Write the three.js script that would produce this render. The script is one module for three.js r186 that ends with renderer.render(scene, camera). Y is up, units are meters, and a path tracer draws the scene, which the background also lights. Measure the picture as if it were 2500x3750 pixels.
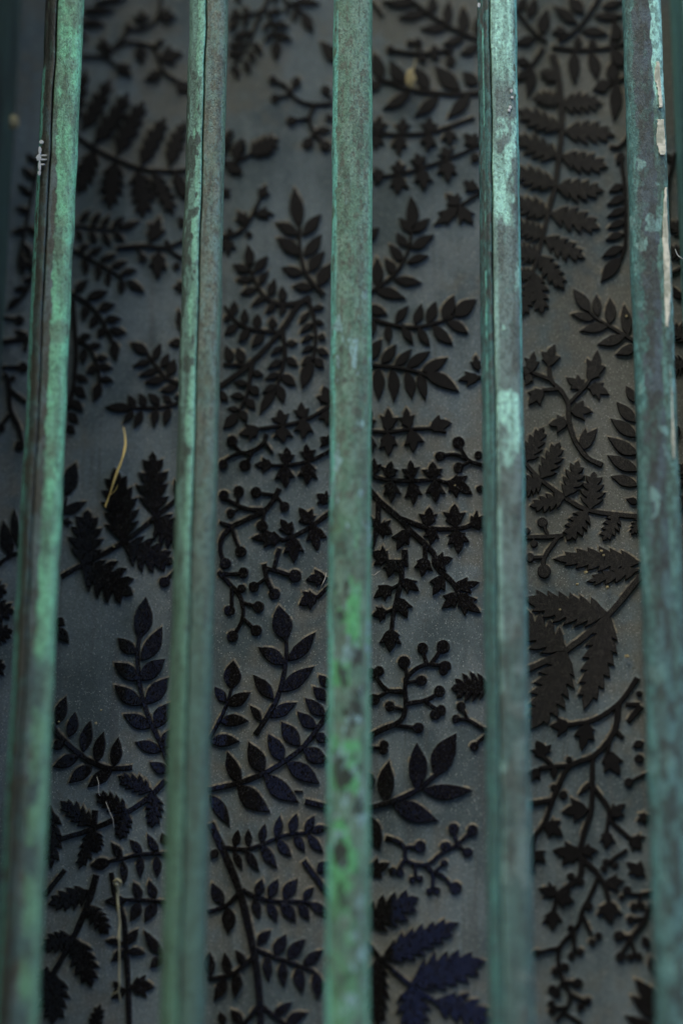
import * as THREE from 'three';
import { mergeGeometries } from 'three/addons/utils/BufferGeometryUtils.js';

// ---------------------------------------------------------------- camera, sky, sun, exposure
const W = 2500, H = 3750;                       // the photograph's own pixels: the measurements below are in them
const TILT = THREE.MathUtils.degToRad(15.4), ROLL = THREE.MathUtils.degToRad(0.39);
const GAP = 0.075, PITCH = 0.075, FAR = 1.0708; // panel to grille, bar to bar, lens to panel (metres)
const camera = new THREE.PerspectiveCamera(28, W / H, 0.05, 200);
camera.up.set(-Math.sin(ROLL), Math.cos(ROLL), 0);
camera.position.set(0, -FAR * Math.sin(TILT), FAR * Math.cos(TILT));
camera.lookAt(0, 0, 0);
camera.focus = 1.052;
camera.userData.fStop = 1.55;
camera.updateMatrixWorld();
camera.updateProjectionMatrix();

const scene = new THREE.Scene();
const renderer = new THREE.WebGLRenderer();
renderer.toneMapping = THREE.LinearToneMapping;
renderer.toneMappingExposure = 2.3;
renderer.shadowMap.enabled = true;

const sun = new THREE.DirectionalLight(0xfff2df, 1.3);      // sun behind thin cloud: wide and weak
sun.position.set(-0.9, 3.9, 1.7);
sun.castShadow = true;
sun.shadow.radius = 60;
Object.assign(sun.shadow.camera, { left: -1, right: 1, top: 1, bottom: -1, near: 0.1, far: 12 });
scene.add(sun, sun.target);

// ---------------------------------------------------------------- noise
let seed = 7;
const rnd = () => { seed = (seed + 0x6d2b79f5) | 0; let t = Math.imul(seed ^ (seed >>> 15), 1 | seed); t = (t + Math.imul(t ^ (t >>> 7), 61 | t)) ^ t; return ((t ^ (t >>> 14)) >>> 0) / 4294967296; };
const hash = (x, y, s) => { let h = Math.imul(x, 374761393) ^ Math.imul(y, 668265263) ^ Math.imul(s, 2246822519); h = Math.imul(h ^ (h >>> 13), 1274126177); return ((h ^ (h >>> 16)) >>> 0) / 4294967296; };
const vnoise = (x, y, s) => { const ix = Math.floor(x), iy = Math.floor(y), fx = x - ix, fy = y - iy, u = fx * fx * (3 - 2 * fx), v = fy * fy * (3 - 2 * fy);
  const a = hash(ix, iy, s), b = hash(ix + 1, iy, s), c = hash(ix, iy + 1, s), d = hash(ix + 1, iy + 1, s); return a + (b - a) * u + (c - a) * v + (a - b - c + d) * u * v; };
const fbm = (x, y, s, n = 4) => { let t = 0, a = 0.5, m = 0; for (let i = 0; i < n; i++) { t += a * vnoise(x, y, s + i * 17); m += a; x = x * 2.03 + 3.1; y = y * 2.03 + 1.7; a *= 0.5; } return t / m; };
const { clamp, lerp, smoothstep } = THREE.MathUtils;
const mix = (a, b, t) => [lerp(a[0], b[0], t), lerp(a[1], b[1], t), lerp(a[2], b[2], t)];
const s8 = (v) => Math.round(255 * clamp(v <= 0.0031308 ? v * 12.92 : 1.055 * Math.pow(v, 1 / 2.4) - 0.055, 0, 1));
function texture(w, h, wrap, srgb, f) {          // f(u, v) -> linear colour, or one value
  const data = new Uint8Array(w * h * 4);
  for (let j = 0, o = 0; j < h; j++) for (let i = 0; i < w; i++, o += 4) {
    const c = f((i + 0.5) / w, (j + 0.5) / h);
    if (srgb) { data[o] = s8(c[0]); data[o + 1] = s8(c[1]); data[o + 2] = s8(c[2]); } else data[o] = data[o + 1] = data[o + 2] = Math.round(255 * clamp(c, 0, 1));
    data[o + 3] = 255;
  }
  const t = new THREE.DataTexture(data, w, h);
  t.magFilter = THREE.LinearFilter; t.minFilter = THREE.LinearFilter; t.wrapS = t.wrapT = wrap;
  if (srgb) t.colorSpace = THREE.SRGBColorSpace;
  t.needsUpdate = true;
  return t;
}

// ---------------------------------------------------------------- sky: pale blue with thin drifting cloud
{
  const w = 512, h = 256, data = new Float32Array(w * h * 4);
  for (let j = 0, o = 0; j < h; j++) for (let i = 0; i < w; i++, o += 4) {
    const el = ((j + 0.5) / h - 0.5) * Math.PI, az = ((i + 0.5) / w) * 2 * Math.PI, up = Math.max(0, Math.sin(el));
    const x = Math.cos(az) * Math.cos(el), z = Math.sin(az) * Math.cos(el);
    const cl = smoothstep(fbm(x * 2.2 / (up + 0.35) + 9, z * 2.2 / (up + 0.35) + 4, 50, 5), 0.5, 0.78);
    const air = mix([0.3, 0.5, 1.6], [0.3, 0.5, 1.05], Math.pow(up, 0.5)), c = mix(air, [0.97, 1.11, 1.01], (0.72 + 0.28 * cl) * smoothstep(up, 0.2, 0.42));
    data[o] = c[0]; data[o + 1] = c[1]; data[o + 2] = c[2]; data[o + 3] = 1;
  }
  const sky = new THREE.DataTexture(data, w, h, THREE.RGBAFormat, THREE.FloatType);
  sky.mapping = THREE.EquirectangularReflectionMapping;
  sky.magFilter = THREE.LinearFilter;
  sky.needsUpdate = true;
  scene.background = scene.environment = sky;
}

// ---------------------------------------------------------------- helpers
const names = new Map();
const numbered = (name) => { const k = names.get(name) ?? 0; names.set(name, k + 1); return k ? `${name}_${String(k).padStart(3, '0')}` : name; };
function tag(o, label, category, group) { o.userData.label = label; o.userData.category = category; if (group) o.userData.group = group; return o; }
function mesh(name, geometry, material, parent = scene) {
  const m = new THREE.Mesh(geometry, material);
  m.name = numbered(name); m.castShadow = m.receiveShadow = true;
  parent.add(m);
  return m;
}
function thing(name, label, category, [x, y, z] = [0, 0, 0]) { const g = new THREE.Group(); g.name = numbered(name); g.position.set(x, y, z); tag(g, label, category); scene.add(g); return g; }
const ray = new THREE.Vector3();
function on(px, py, z) {                         // the point of the plane z that the photograph shows at a pixel
  ray.set((px / W) * 2 - 1, 1 - (py / H) * 2, 0.5).unproject(camera).sub(camera.position);
  const k = (z - camera.position.z) / ray.z;
  return [camera.position.x + ray.x * k, camera.position.y + ray.y * k];
}
const LEAN = THREE.MathUtils.degToRad(7), ALONG = new THREE.Vector3(Math.cos(LEAN), 0, Math.sin(LEAN)), OUT = new THREE.Vector3(-Math.sin(LEAN), 0, Math.cos(LEAN));
function carve(px, py, h = 0) {                  // the panel stands turned a little to the left of the grille: a pixel's place along it and up it, h above its ground
  ray.set((px / W) * 2 - 1, 1 - (py / H) * 2, 0.5).unproject(camera).sub(camera.position);
  ray.multiplyScalar((h - OUT.dot(camera.position)) / OUT.dot(ray)).add(camera.position);
  return [ALONG.dot(ray), ray.y];
}
function over(px, py, h) { const [x, y] = carve(px, py, h); return new THREE.Vector3(ALONG.x * x + OUT.x * h, y, ALONG.z * x + OUT.z * h); }   // the same place in the world
const PX = (on(1350, 1875, 0)[0] - on(1250, 1875, 0)[0]) / 100;   // one pixel on the panel, in metres

// ---------------------------------------------------------------- the carved panel: stone, and how a raised shape is cut
const SLAB = [0.5, 0.68];
const grain = texture(1024, 1024, THREE.RepeatWrapping, false, (u, v) => 0.45 * vnoise(u * 512, v * 512, 3) + 0.3 * vnoise(u * 256, v * 256, 4) + 0.25 * fbm(u * 40, v * 40, 5, 3));
grain.repeat.set(6, 6);
const blasted = new THREE.MeshPhysicalMaterial({
  roughness: 0.82, bumpMap: grain, bumpScale: 0.00022, specularIntensity: 0.6,
  map: texture(1400, 1900, THREE.MirroredRepeatWrapping, true, (u, v) => {
    const x = u * SLAB[0], y = v * SLAB[1];
    const cloud = fbm(x * 26, y * 22, 11, 5) + 0.3 * (fbm(x * 150, y * 16, 13, 3) - 0.5), dust = smoothstep(fbm(x * 14 + 5, y * 12, 21, 6) + 0.3 * (fbm(x * 160, y * 160, 27, 2) - 0.5) + 0.2 * smoothstep(x, 0.3, 0.42) - 0.06, 0.44, 0.7);
    let c = mix([0.066, 0.087, 0.090], [0.118, 0.146, 0.150], smoothstep(cloud, 0.3, 0.68));
    const run = smoothstep(fbm(x * 230 + 0.6 * fbm(x * 40, y * 30, 17, 2), y * 9, 19, 4), 0.56, 0.72) * smoothstep(fbm(x * 18, y * 7, 20, 3), 0.42, 0.6);
    c = mix(c, [0.075, 0.083, 0.08], run * 0.55);
    c = mix(c, [0.155, 0.176, 0.172], 0.55 * smoothstep(fbm(x * 60 + 3, y * 52, 22, 6), 0.55, 0.74));
    c = mix(c, [0.129, 0.123, 0.098], dust * 0.75);
    const g = hash(Math.floor(u * 1400), Math.floor(v * 1900), 31);
    const k = 0.8 + 0.4 * hash(Math.floor(u * 1400 / 1.6), Math.floor(v * 1900 / 1.6), 33);
    c = c.map((q) => q * k);
    return g > 0.976 ? mix(c, [0.5, 0.5, 0.45], 0.35 + 0.65 * hash(Math.floor(u * 1400), Math.floor(v * 1900), 37)) : c;
  }),
});
// polished black stone with chips and pits; the dusty one has lost its polish under settled dust
const pits = (u, v, s) => smoothstep(fbm(u * 120, v * 120, s, 3), 0.66, 0.74);
const polishRough = texture(1024, 1024, THREE.RepeatWrapping, false, (u, v) => 0.04 + 0.55 * pits(u, v, 61) + 0.1 * fbm(u * 30, v * 30, 63, 3) + 0.2 * smoothstep(fbm(u * 300, v * 300, 64, 2), 0.68, 0.85));
const dustRough = texture(512, 512, THREE.RepeatWrapping, false, (u, v) => 0.6 + 0.35 * fbm(u * 60, v * 60, 65, 3));
for (const t of [polishRough, dustRough]) t.repeat.set(9, 9);
const specks = (amount, dusty) => { const t = texture(1024, 1024, THREE.RepeatWrapping, true, (u, v) => {
  const i = Math.floor(u * 1024), j = Math.floor(v * 1024), g = hash(i, j, 71);
  let c = mix([0.004, 0.0036, 0.0036], [0.009, 0.0076, 0.0070], fbm(u * 40, v * 40, 73, 4));
  c = mix(c, [0.1, 0.09, 0.07], dusty * smoothstep(fbm(u * 60, v * 60, 75, 5), 0.45, 0.85) * (0.4 + 0.6 * hash(i >> 1, j >> 1, 76)));
  return g > 1 - amount ? mix(c, [0.4, 0.37, 0.3], 0.2 + 0.6 * hash(i, j, 77)) : c;
}); t.repeat.set(9, 9); return t; };
const sheen = texture(1024, 1024, THREE.RepeatWrapping, false, () => 1);   // the polish is broken by small pits and crusts
for (let j = 0, o = 3; j < 1024; j++) for (let i = 0; i < 1024; i++, o += 4) { const u = i / 1024, v = j / 1024; sheen.image.data[o] = Math.round(255 * clamp((0.55 + 0.9 * (fbm(u * 70, v * 70, 67, 4) - 0.3)) * (1 - smoothstep(fbm(u * 95, v * 95, 68, 3), 0.58, 0.66)) * (0.75 + 0.5 * hash(i >> 1, j >> 1, 69)), 0, 1)); }
sheen.repeat.set(9, 9);
const polished = new THREE.MeshPhysicalMaterial({ map: specks(0.004, 0.03), roughness: 1, roughnessMap: polishRough, ior: 1.6, bumpMap: grain, bumpScale: 0.00003, specularIntensityMap: sheen });
const worn = new THREE.MeshPhysicalMaterial({ map: specks(0.004, 0.06), roughness: 0.5, specularIntensity: 0.25 });
const dusty = new THREE.MeshPhysicalMaterial({ map: specks(0.09, 0.2), roughness: 1, roughnessMap: dustRough, specularIntensity: 0.4, bumpMap: grain, bumpScale: 0.0001 });
const cutEdge = new THREE.MeshPhysicalMaterial({ color: new THREE.Color().setRGB(0.02, 0.0155, 0.013), roughness: 0.85, specularIntensity: 0.4, bumpMap: grain, bumpScale: 0.0002 });
const ledgeDust = new THREE.MeshPhysicalMaterial({ roughness: 0.95, specularIntensity: 0.2, bumpMap: grain, bumpScale: 0.0004, map: (() => { const t = texture(512, 512, THREE.RepeatWrapping, true, (u, v) => mix([0.110, 0.106, 0.094], [0.232, 0.206, 0.152], smoothstep(fbm(u * 50, v * 50, 145, 4), 0.3, 0.7)).map((q) => q * (0.7 + 0.6 * hash(Math.floor(u * 512), Math.floor(v * 512), 147)))); t.repeat.set(9, 9); return t; })() });
const stone = { p: polished, w: worn, d: dusty };

const RELIEF = 0.0014;
let layer = 0;
// pts: outline in panel metres, counter-clockwise or not; a flat top with a hairline chamfer, a steep wall, and a hollow where the blasting has curved into the ground
function raised(pts, ledges) {
  const v = [];                                  // the blasting has nibbled every edge a little
  pts.forEach(([x, y], i) => { const [X, Y] = pts[(i + 1) % pts.length], k = Math.max(1, Math.round(Math.hypot(X - x, Y - y) / 0.0016)); for (let t = 0; t < k; t++) v.push(new THREE.Vector2(lerp(x, X, t / k) + (rnd() - 0.5) * 0.00022, lerp(y, Y, t / k) + (rnd() - 0.5) * 0.00022)); });
  if (THREE.ShapeUtils.isClockWise(v)) v.reverse();
  const n = v.length, h = RELIEF + (layer++ % 13) * 0.00004, out = v.map((p, i) => {
    const a = v[(i + n - 1) % n], b = v[(i + 1) % n], e = p.clone().sub(a).normalize(), f = b.clone().sub(p).normalize(), m = new THREE.Vector2(e.y + f.y, -e.x - f.x);
    if (m.lengthSq() < 1e-6) m.set(e.y, -e.x);
    m.normalize();
    return m.multiplyScalar(Math.min(1.6, 1 / Math.max(0.45, m.x * f.y - m.y * f.x)));
  });
  const ring = (d, z) => v.map((p, i) => [p.x + out[i].x * d, p.y + out[i].y * d, z]);
  const rings = [ring(-0.00036, h), ring(-0.00026, h - 0.00018), ring(-0.00018, h * 0.55), ring(-0.00018, h * 0.55), ring(0.00012, h * 0.17), ring(0.00012, h * 0.17), ring(0.0013, -0.00006)];
  const pos = rings.flat(2), index = THREE.ShapeUtils.triangulateShape(v, []).flat(), top = index.length;
  const wall = (r) => { for (let i = 0; i < n; i++) { const a = r * n + i, b = r * n + (i + 1) % n; index.push(a, a + n, b, b, a + n, b + n); } };
  wall(0); wall(1);
  const cut = index.length;
  wall(3);
  const hollow = index.length, held = [];
  for (let i = 0; i < n; i++) { const a = 5 * n + i, b = 5 * n + (i + 1) % n, q = [a, a + n, b, b, a + n, b + n]; (out[i].y > 0.2 && fbm(v[i].x * 90, v[i].y * 90, 141, 3) > (ledges ? 0.42 : 0.52) ? held : index).push(...q); }
  const settled = index.length;
  index.push(...held);
  const g = new THREE.BufferGeometry();
  g.setAttribute('position', new THREE.Float32BufferAttribute(pos, 3));
  g.setIndex(index);
  g.computeVertexNormals();
  const nor = g.attributes.normal;
  for (let i = 0; i < n; i++) nor.setXYZ(i, 0, 0, 1);
  const uv = new Float32Array(rings.length * n * 2);
  for (let i = 0; i < rings.length * n; i++) { uv[i * 2] = pos[i * 3] / SLAB[0] + 0.5; uv[i * 2 + 1] = pos[i * 3 + 1] / SLAB[1] + 0.5; }
  g.setAttribute('uv', new THREE.BufferAttribute(uv, 2));
  g.userData.cuts = [0, cut, hollow, settled, index.length];
  return g;
}
function joined(list) {                          // several raised pieces as one mesh: tops, rough-cut walls, hollows
  const runs = [0, 1, 2, 3].map((k) => [k, list.filter((g) => g.userData.cuts[k + 1] > g.userData.cuts[k]).map((g) => part(g, g.userData.cuts[k], g.userData.cuts[k + 1]))]).filter(([, r]) => r.length).map(([k, r]) => [k, mergeGeometries(r)]), g = mergeGeometries(runs.map(([, r]) => r), false);
  g.clearGroups();
  runs.reduce((at, [k, r]) => { g.addGroup(at, r.index.count, k); return at + r.index.count; }, 0);
  return g;
}
function part(g, from, to) { const c = g.clone(); c.setIndex(Array.from(g.index.array.slice(from, to))); return c; }

// outlines, in photograph pixels: along the line base -> tip, with (t, half width) pairs for both sides
function outline(bx, by, tx, ty, left, right, bend = 0) {
  const dx = tx - bx, dy = ty - by, p = (t, s) => { const c = bend * Math.sin(Math.PI * clamp(t, 0, 1)); return carve(bx + dx * t - dy * c - dy * s, by + dy * t + dx * c + dx * s); };
  const len = Math.hypot(dx, dy);
  return [...left.map(([t, s]) => p(t, s / len)), ...right.slice().reverse().map(([t, s]) => p(t, -s / len))];
}
const simple = (bx, by, tx, ty, w) => {
  const side = () => { const q = []; for (let i = 0; i <= 8; i++) { const t = i / 8; q.push([t, Math.max(0.6, (w / 2) * (0.1 * (1 - t) + Math.pow(Math.sin(Math.PI * Math.pow(t, 0.8 + 0.12 * k)), 1.02) * (0.96 + 0.08 * rnd())))]); } return q; }, k = rnd();
  return outline(bx, by, tx, ty, side(), side().slice(0, -1), (rnd() - 0.5) * 0.09);
};
const serrated = (bx, by, tx, ty, w) => {
  const len = Math.hypot(tx - bx, ty - by), n = Math.max(4, Math.round(len / 56));
  const cut = len < 240 ? 0.44 : 0.58, env = (t) => (w / 2) * Math.pow(Math.sin(Math.PI * Math.pow(clamp(0.05 + t * 0.9, 0, 1), 0.82)), 0.72);
  const side = () => { const q = [[0, 3], [0.05, 0.42 * env(0.05)]]; for (let i = 0; i < n; i++) { const a = 0.1 + (0.76 * i) / n, d = 0.76 / n, j = 0.92 + 0.16 * rnd();
    q.push([a, (cut + 0.14 * rnd()) * env(a)], [a + d * 0.45, 0.88 * env(a + d * 0.4) * j], [a + d * 1.08, env(a + d * 0.75) * 1.1 * j], [a + d * 0.94, (cut + 0.12 * rnd()) * env(a + d) * j]); }
    q.push([0.91, 0.14 * w], [1, 0.6]); return q; };
  return outline(bx, by, tx, ty, side(), side().slice(0, -1), (rnd() - 0.5) * 0.08);
};
const lobed = (bx, by, tx, ty, w) => {
  const side = () => { const a = (rnd() - 0.5) * 0.14, b = 0.84 + rnd() * 0.3, five = rnd() > 0.45;
    const q = [[0, 3], [0.1, 0.1 * w * b], [0.2, 0.27 * w * b]];
    if (five) q.push([0.27 + a, 0.43 * w * b], [0.34 + a, 0.34 * w * b]);
    q.push([0.42 + a, 0.4 * w * b], [0.6 + a, 0.52 * w * b], [0.625 + a, 0.47 * w * b], [0.6 + a / 2, 0.235 * w], [0.72, 0.215 * w], [0.86, 0.13 * w], [1, 0.8]); return q; };
  return outline(bx, by, tx, ty, side(), side().slice(0, -1), (rnd() - 0.5) * 0.16);
};
const berry = (x, y, r) => { const q = [], k = 1 + (rnd() - 0.5) * 0.12; for (let i = 0; i < 14; i++) { const a = (i / 14) * 2 * Math.PI; q.push(carve(x + Math.cos(a) * r * k * (1 + 0.05 * (rnd() - 0.5)), y + Math.sin(a) * r / k * (1 + 0.05 * (rnd() - 0.5)))); } return q; };
const stalk = (w0, w1, ...xy) => {               // a stem along a smooth line, wide w0 at its first point and w1 at its last
  const p = []; for (let i = 0; i < xy.length; i += 2) p.push(new THREE.Vector3(xy[i], xy[i + 1], 0));
  const c = new THREE.CatmullRomCurve3(p, false, 'centripetal'), n = Math.max(2, p.length * 3 - 3), l = [], r = [];
  for (let i = 0; i <= n; i++) { const t = i / n, q = c.getPoint(t), d = c.getTangent(t), w = lerp(w0, w1, t) / 2 * (0.94 + 0.12 * rnd()); l.push(carve(q.x - d.y * w, q.y + d.x * w)); r.push(carve(q.x + d.y * w, q.y - d.x * w)); }
  return [...l, ...r.reverse()];
};
const KIND = { s: [simple, 5, 'leaf'], v: [serrated, 5, 'serrated_leaf'], l: [lobed, 5, 'ivy_leaf'], b: [berry, 3, 'berry'] };
const SPRIG = { s: 'leaf_sprig', v: 'fern_sprig', l: 'ivy_sprig', b: 'berry_sprig' };
const sprigs = [];
// one carved sprig: finish, its stems, then its leaves and berries
function sprig(finish, stems, leaves) { sprigs.push({ finish, stems, leaves }); }

// ---------------------------------------------------------------- the sprigs, gap by gap between the bars (stems: widths then points; leaves: base, tip, width; berries: centre, radius)
// first gap
sprig('w', [[12, 9, 236, 20, 290, 60, 300, 130]], { s: [306, 43, 425, 43, 30, 303, 86, 390, 93, 30, 350, 10, 470, -5, 20, 268, 110, 322, 148, 26] });
sprig('w', [[15, 12, 301, 209, 386, 212, 426, 239], [14, 14, 399, 205, 419, 176, 452, 143, 472, 113, 525, 109, 568, 83, 588, 40, 591, -20], [12, 12, 419, 179, 472, 157, 532, 162, 568, 179, 585, 225, 598, 262, 651, 298]],
  { l: [525, 93, 518, 38, 55, 585, 70, 651, 63, 55, 399, 199, 373, 136, 55, 426, 239, 486, 282, 55, 512, 166, 528, 239, 52, 585, 222, 674, 196, 75, 601, 262, 528, 295, 45, 648, 295, 700, 345, 60], s: [472, 113, 472, 80, 20, 565, 172, 605, 146, 22] });
sprig('w', [[17, 12, 230, 460, 290, 504, 349, 544, 426, 584, 519, 620, 605, 627, 681, 627, 829, 597, 872, 591, 927, 560]],
  { v: [250, 470, 321, 252, 60, 300, 481, 407, 288, 68, 346, 530, 475, 338, 72, 432, 570, 533, 370, 75, 519, 610, 610, 428, 68, 621, 613, 684, 441, 60, 800, 590, 853, 471, 46, 860, 588, 893, 505, 48,
    349, 548, 285, 715, 75, 426, 590, 405, 766, 85, 505, 622, 527, 800, 85, 560, 632, 640, 786, 65, 640, 632, 690, 735, 50, 829, 604, 890, 638, 45, 915, 565, 1022, 508, 76] });
sprig('w', [[10, 9, 270, 824, 283, 829, 339, 835, 426, 845]], { s: [432, 842, 516, 811, 28, 293, 816, 333, 769, 26, 336, 829, 373, 776, 26, 373, 832, 406, 787, 24, 412, 835, 459, 791, 26, 283, 845, 306, 885, 26, 333, 845, 356, 892, 28, 379, 852, 409, 902, 24, 419, 852, 459, 885, 24] });
sprig('w', [[11, 9, 262, 912, 273, 918, 349, 958, 406, 991, 452, 1021]], { s: [465, 1028, 532, 1072, 28, 290, 925, 330, 892, 26, 323, 935, 379, 902, 26, 369, 955, 429, 932, 26, 409, 978, 469, 958, 26, 442, 1008, 505, 988, 26, 310, 945, 318, 1011, 28, 363, 968, 359, 1031, 28, 402, 991, 399, 1051, 26, 446, 1021, 447, 1081, 28] });
sprig('w', [[14, 12, 255, 1070, 270, 1081, 313, 1104, 349, 1137, 379, 1180, 399, 1223, 419, 1263]], { s: [419, 1246, 429, 1323, 36, 276, 1074, 328, 1024, 32, 320, 1094, 401, 1068, 36, 363, 1137, 426, 1114, 34, 386, 1170, 446, 1167, 30, 402, 1207, 467, 1220, 32, 320, 1117, 306, 1177, 32, 356, 1157, 333, 1204, 32, 383, 1197, 359, 1240, 32] });
sprig('w', [[16, 12, 429, 912, 479, 905, 538, 902, 615, 908, 674, 882, 850, 863, 899, 833, 924, 790, 951, 732], [12, 12, 621, 915, 671, 948, 720, 960], [9, 9, 505, 903, 525, 948]],
  { l: [548, 892, 585, 789, 68, 585, 918, 582, 1024, 75, 951, 729, 976, 677, 55, 933, 787, 1006, 784, 48, 899, 826, 869, 771, 50, 830, 870, 840, 938, 55, 690, 1050, 636, 1055, 50, 815, 690, 845, 722, 40], s: [615, 900, 611, 875, 20, 676, 835, 655, 790, 28, 670, 1215, 652, 1131, 36, 675, 1255, 621, 1257, 30, 845, 868, 843, 832, 26], b: [525, 948, 16, 648, 975, 14, 912, 860, 13] });
sprig('w', [[15, 11, 270, 1180, 273, 1200, 283, 1243, 323, 1266, 349, 1313, 362, 1349, 366, 1406]], { s: [366, 1402, 346, 1472, 36, 290, 1243, 338, 1227, 26, 326, 1270, 377, 1263, 26, 353, 1313, 399, 1313, 26, 362, 1343, 417, 1349, 28, 369, 1389, 419, 1396, 26, 313, 1276, 308, 1333, 28, 359, 1339, 318, 1369, 30] });
sprig('w', [[20, 16, 268, 1100, 276, 1200, 280, 1300, 273, 1399, 253, 1498]], { s: [283, 1372, 326, 1399, 28, 280, 1416, 318, 1457, 34, 263, 1465, 308, 1508, 34, 253, 1512, 290, 1550, 32, 248, 1558, 278, 1588, 30] });
sprig('w', [[16, 12, 664, 1406, 611, 1386, 575, 1343, 542, 1299]], { s: [545, 1296, 479, 1256, 36, 565, 1323, 591, 1256, 30, 591, 1349, 621, 1293, 30, 618, 1379, 641, 1313, 38, 555, 1326, 487, 1343, 26, 581, 1353, 510, 1376, 26, 608, 1389, 532, 1402, 30, 654, 1416, 588, 1432, 30, 667, 1253, 619, 1260, 30] });
sprig('w', [[14, 12, 661, 1475, 598, 1492, 538, 1495, 485, 1495]], { s: [488, 1497, 387, 1492, 36, 495, 1495, 472, 1445, 30, 535, 1492, 512, 1439, 30, 585, 1485, 545, 1439, 32, 631, 1475, 595, 1449, 26, 492, 1505, 452, 1553, 26, 522, 1505, 493, 1570, 32, 575, 1498, 565, 1565, 30, 621, 1495, 605, 1560, 32, 664, 1449, 640, 1458, 18] });
sprig('p', [[19, 16, 227, 2112, 316, 2062, 445, 1992, 565, 1899, 644, 1833, 700, 1790]], { v: [309, 2070, 323, 1866, 120, 452, 1986, 420, 1712, 124, 568, 1890, 560, 1652, 112, 303, 2078, 490, 2180, 138, 455, 1996, 642, 2062, 116, 565, 1903, 690, 1990, 120] });
sprig('p', [[13, 10, 225, 1905, 246, 1822], [13, 12, 644, 2092, 608, 2125]], { s: [243, 1817, 280, 1691, 60, 232, 1880, 320, 1836, 38, 660, 1830, 640, 1755, 30, 205, 2270, 240, 2290, 36, 208, 2298, 253, 2355, 40], l: [232, 1908, 267, 1915, 32], b: [604, 2132, 20] });
sprig('p', [[20, 15, 660, 2860, 621, 2795, 588, 2718, 551, 2639, 518, 2533, 505, 2400, 512, 2331]], { s: [512, 2340, 535, 2185, 66, 518, 2420, 595, 2294, 56, 515, 2490, 605, 2413, 58, 535, 2579, 621, 2481, 58, 571, 2665, 628, 2572, 56, 608, 2742, 636, 2665, 50, 498, 2394, 432, 2337, 46, 505, 2493, 419, 2428, 54, 521, 2582, 420, 2509, 54, 551, 2665, 452, 2616, 50, 591, 2752, 495, 2718, 44, 621, 2828, 548, 2791, 40] });
sprig('p', [[20, 18, 190, 2655, 203, 2675, 240, 2715, 293, 2761, 346, 2795, 412, 2815, 485, 2811]], { s: [210, 2652, 245, 2549, 44, 254, 2698, 278, 2606, 40, 306, 2752, 334, 2639, 44, 356, 2791, 382, 2678, 42, 419, 2805, 435, 2698, 42, 236, 2718, 193, 2742, 36, 289, 2768, 196, 2808, 44, 339, 2808, 253, 2868, 46, 412, 2821, 322, 2884, 44] });
sprig('p', [[18, 20, 180, 3090, 223, 3073, 339, 3037, 452, 2984, 551, 2917, 608, 2858], [24, 20, 350, 2968, 345, 3030]], { v: [558, 2897, 432, 2844, 66, 565, 2904, 558, 3033, 66, 468, 2970, 352, 2907, 66, 468, 2977, 442, 3076, 62, 339, 3023, 223, 2934, 70, 339, 3040, 290, 3183, 56, 350, 3040, 358, 3125, 52, 185, 2950, 190, 3180, 78] });
sprig('p', [[18, 16, 165, 3280, 239, 3186]], {});
sprig('p', [[24, 20, 355, 3203, 329, 3295, 283, 3408, 249, 3474, 196, 3567]], { v: [329, 3262, 178, 3312, 80, 326, 3312, 399, 3421, 66, 269, 3431, 155, 3471, 74, 279, 3438, 339, 3614, 92, 196, 3561, 196, 3750, 108, 175, 3540, 145, 3640, 50, 340, 3790, 369, 3677, 52] });
sprig('p', [[14, 13, 640, 3128, 604, 3126, 505, 3130, 448, 3146, 395, 3156]], { s: [405, 3156, 332, 3169, 42, 448, 3146, 409, 3086, 30, 521, 3126, 475, 3073, 30, 581, 3120, 541, 3053, 30, 611, 3093, 594, 3050, 28, 452, 3153, 455, 3239, 28, 515, 3136, 515, 3216, 30, 574, 3136, 578, 3212, 32] });
sprig('p', [[14, 13, 640, 3306, 601, 3302, 521, 3295, 448, 3295]], { s: [465, 3297, 384, 3299, 36, 518, 3289, 488, 3229, 34, 571, 3289, 545, 3222, 34, 511, 3305, 478, 3375, 40, 574, 3309, 531, 3378, 42] });
sprig('p', [[17, 22, 409, 3196, 422, 3275, 455, 3368, 462, 3465, 472, 3640, 474, 3790]], { s: [468, 3461, 508, 3401, 34, 468, 3484, 535, 3491, 30, 455, 3458, 385, 3445, 26, 455, 3478, 409, 3521, 32, 598, 3500, 528, 3405, 36, 594, 3504, 551, 3544, 36, 458, 3620, 409, 3657, 40, 445, 3614, 415, 3594, 20], l: [475, 3618, 568, 3614, 92] });
// second gap
sprig('w', [[13, 12, 986, -20, 982, 0, 964, 37, 915, 55, 838, 67], [14, 12, 961, 46, 942, 86, 921, 135, 899, 178, 872, 220, 847, 260], [13, 11, 979, 40, 994, 80, 1010, 113, 1016, 153]],
  { s: [1016, 147, 1014, 227, 36, 988, 49, 1034, 40, 26, 1000, 83, 1062, 98, 28, 1013, 122, 1071, 147, 30, 988, 83, 961, 116, 20, 1007, 119, 967, 156, 22, 927, 156, 964, 199, 26, 912, 190, 939, 227, 22, 893, 220, 918, 269, 28, 863, 245, 872, 294, 26, 921, 116, 853, 138, 30, 899, 159, 838, 165, 28, 884, 193, 835, 196, 28, 912, 61, 893, 101, 22, 909, 52, 893, 24, 24, 872, 58, 853, 31, 28, 872, 70, 841, 116, 30, 880, -10, 865, 8, 26, 1010, -20, 1012, 12, 24] });
sprig('w', [[12, 11, 1040, -12, 1046, 0, 1086, 28, 1114, 55]], { s: [1111, 46, 1147, 122, 38, 1074, 10, 1175, 15, 30, 1052, 18, 1049, 52, 20, 1089, 34, 1077, 86, 22, 1245, 235, 1172, 153, 48] });
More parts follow.
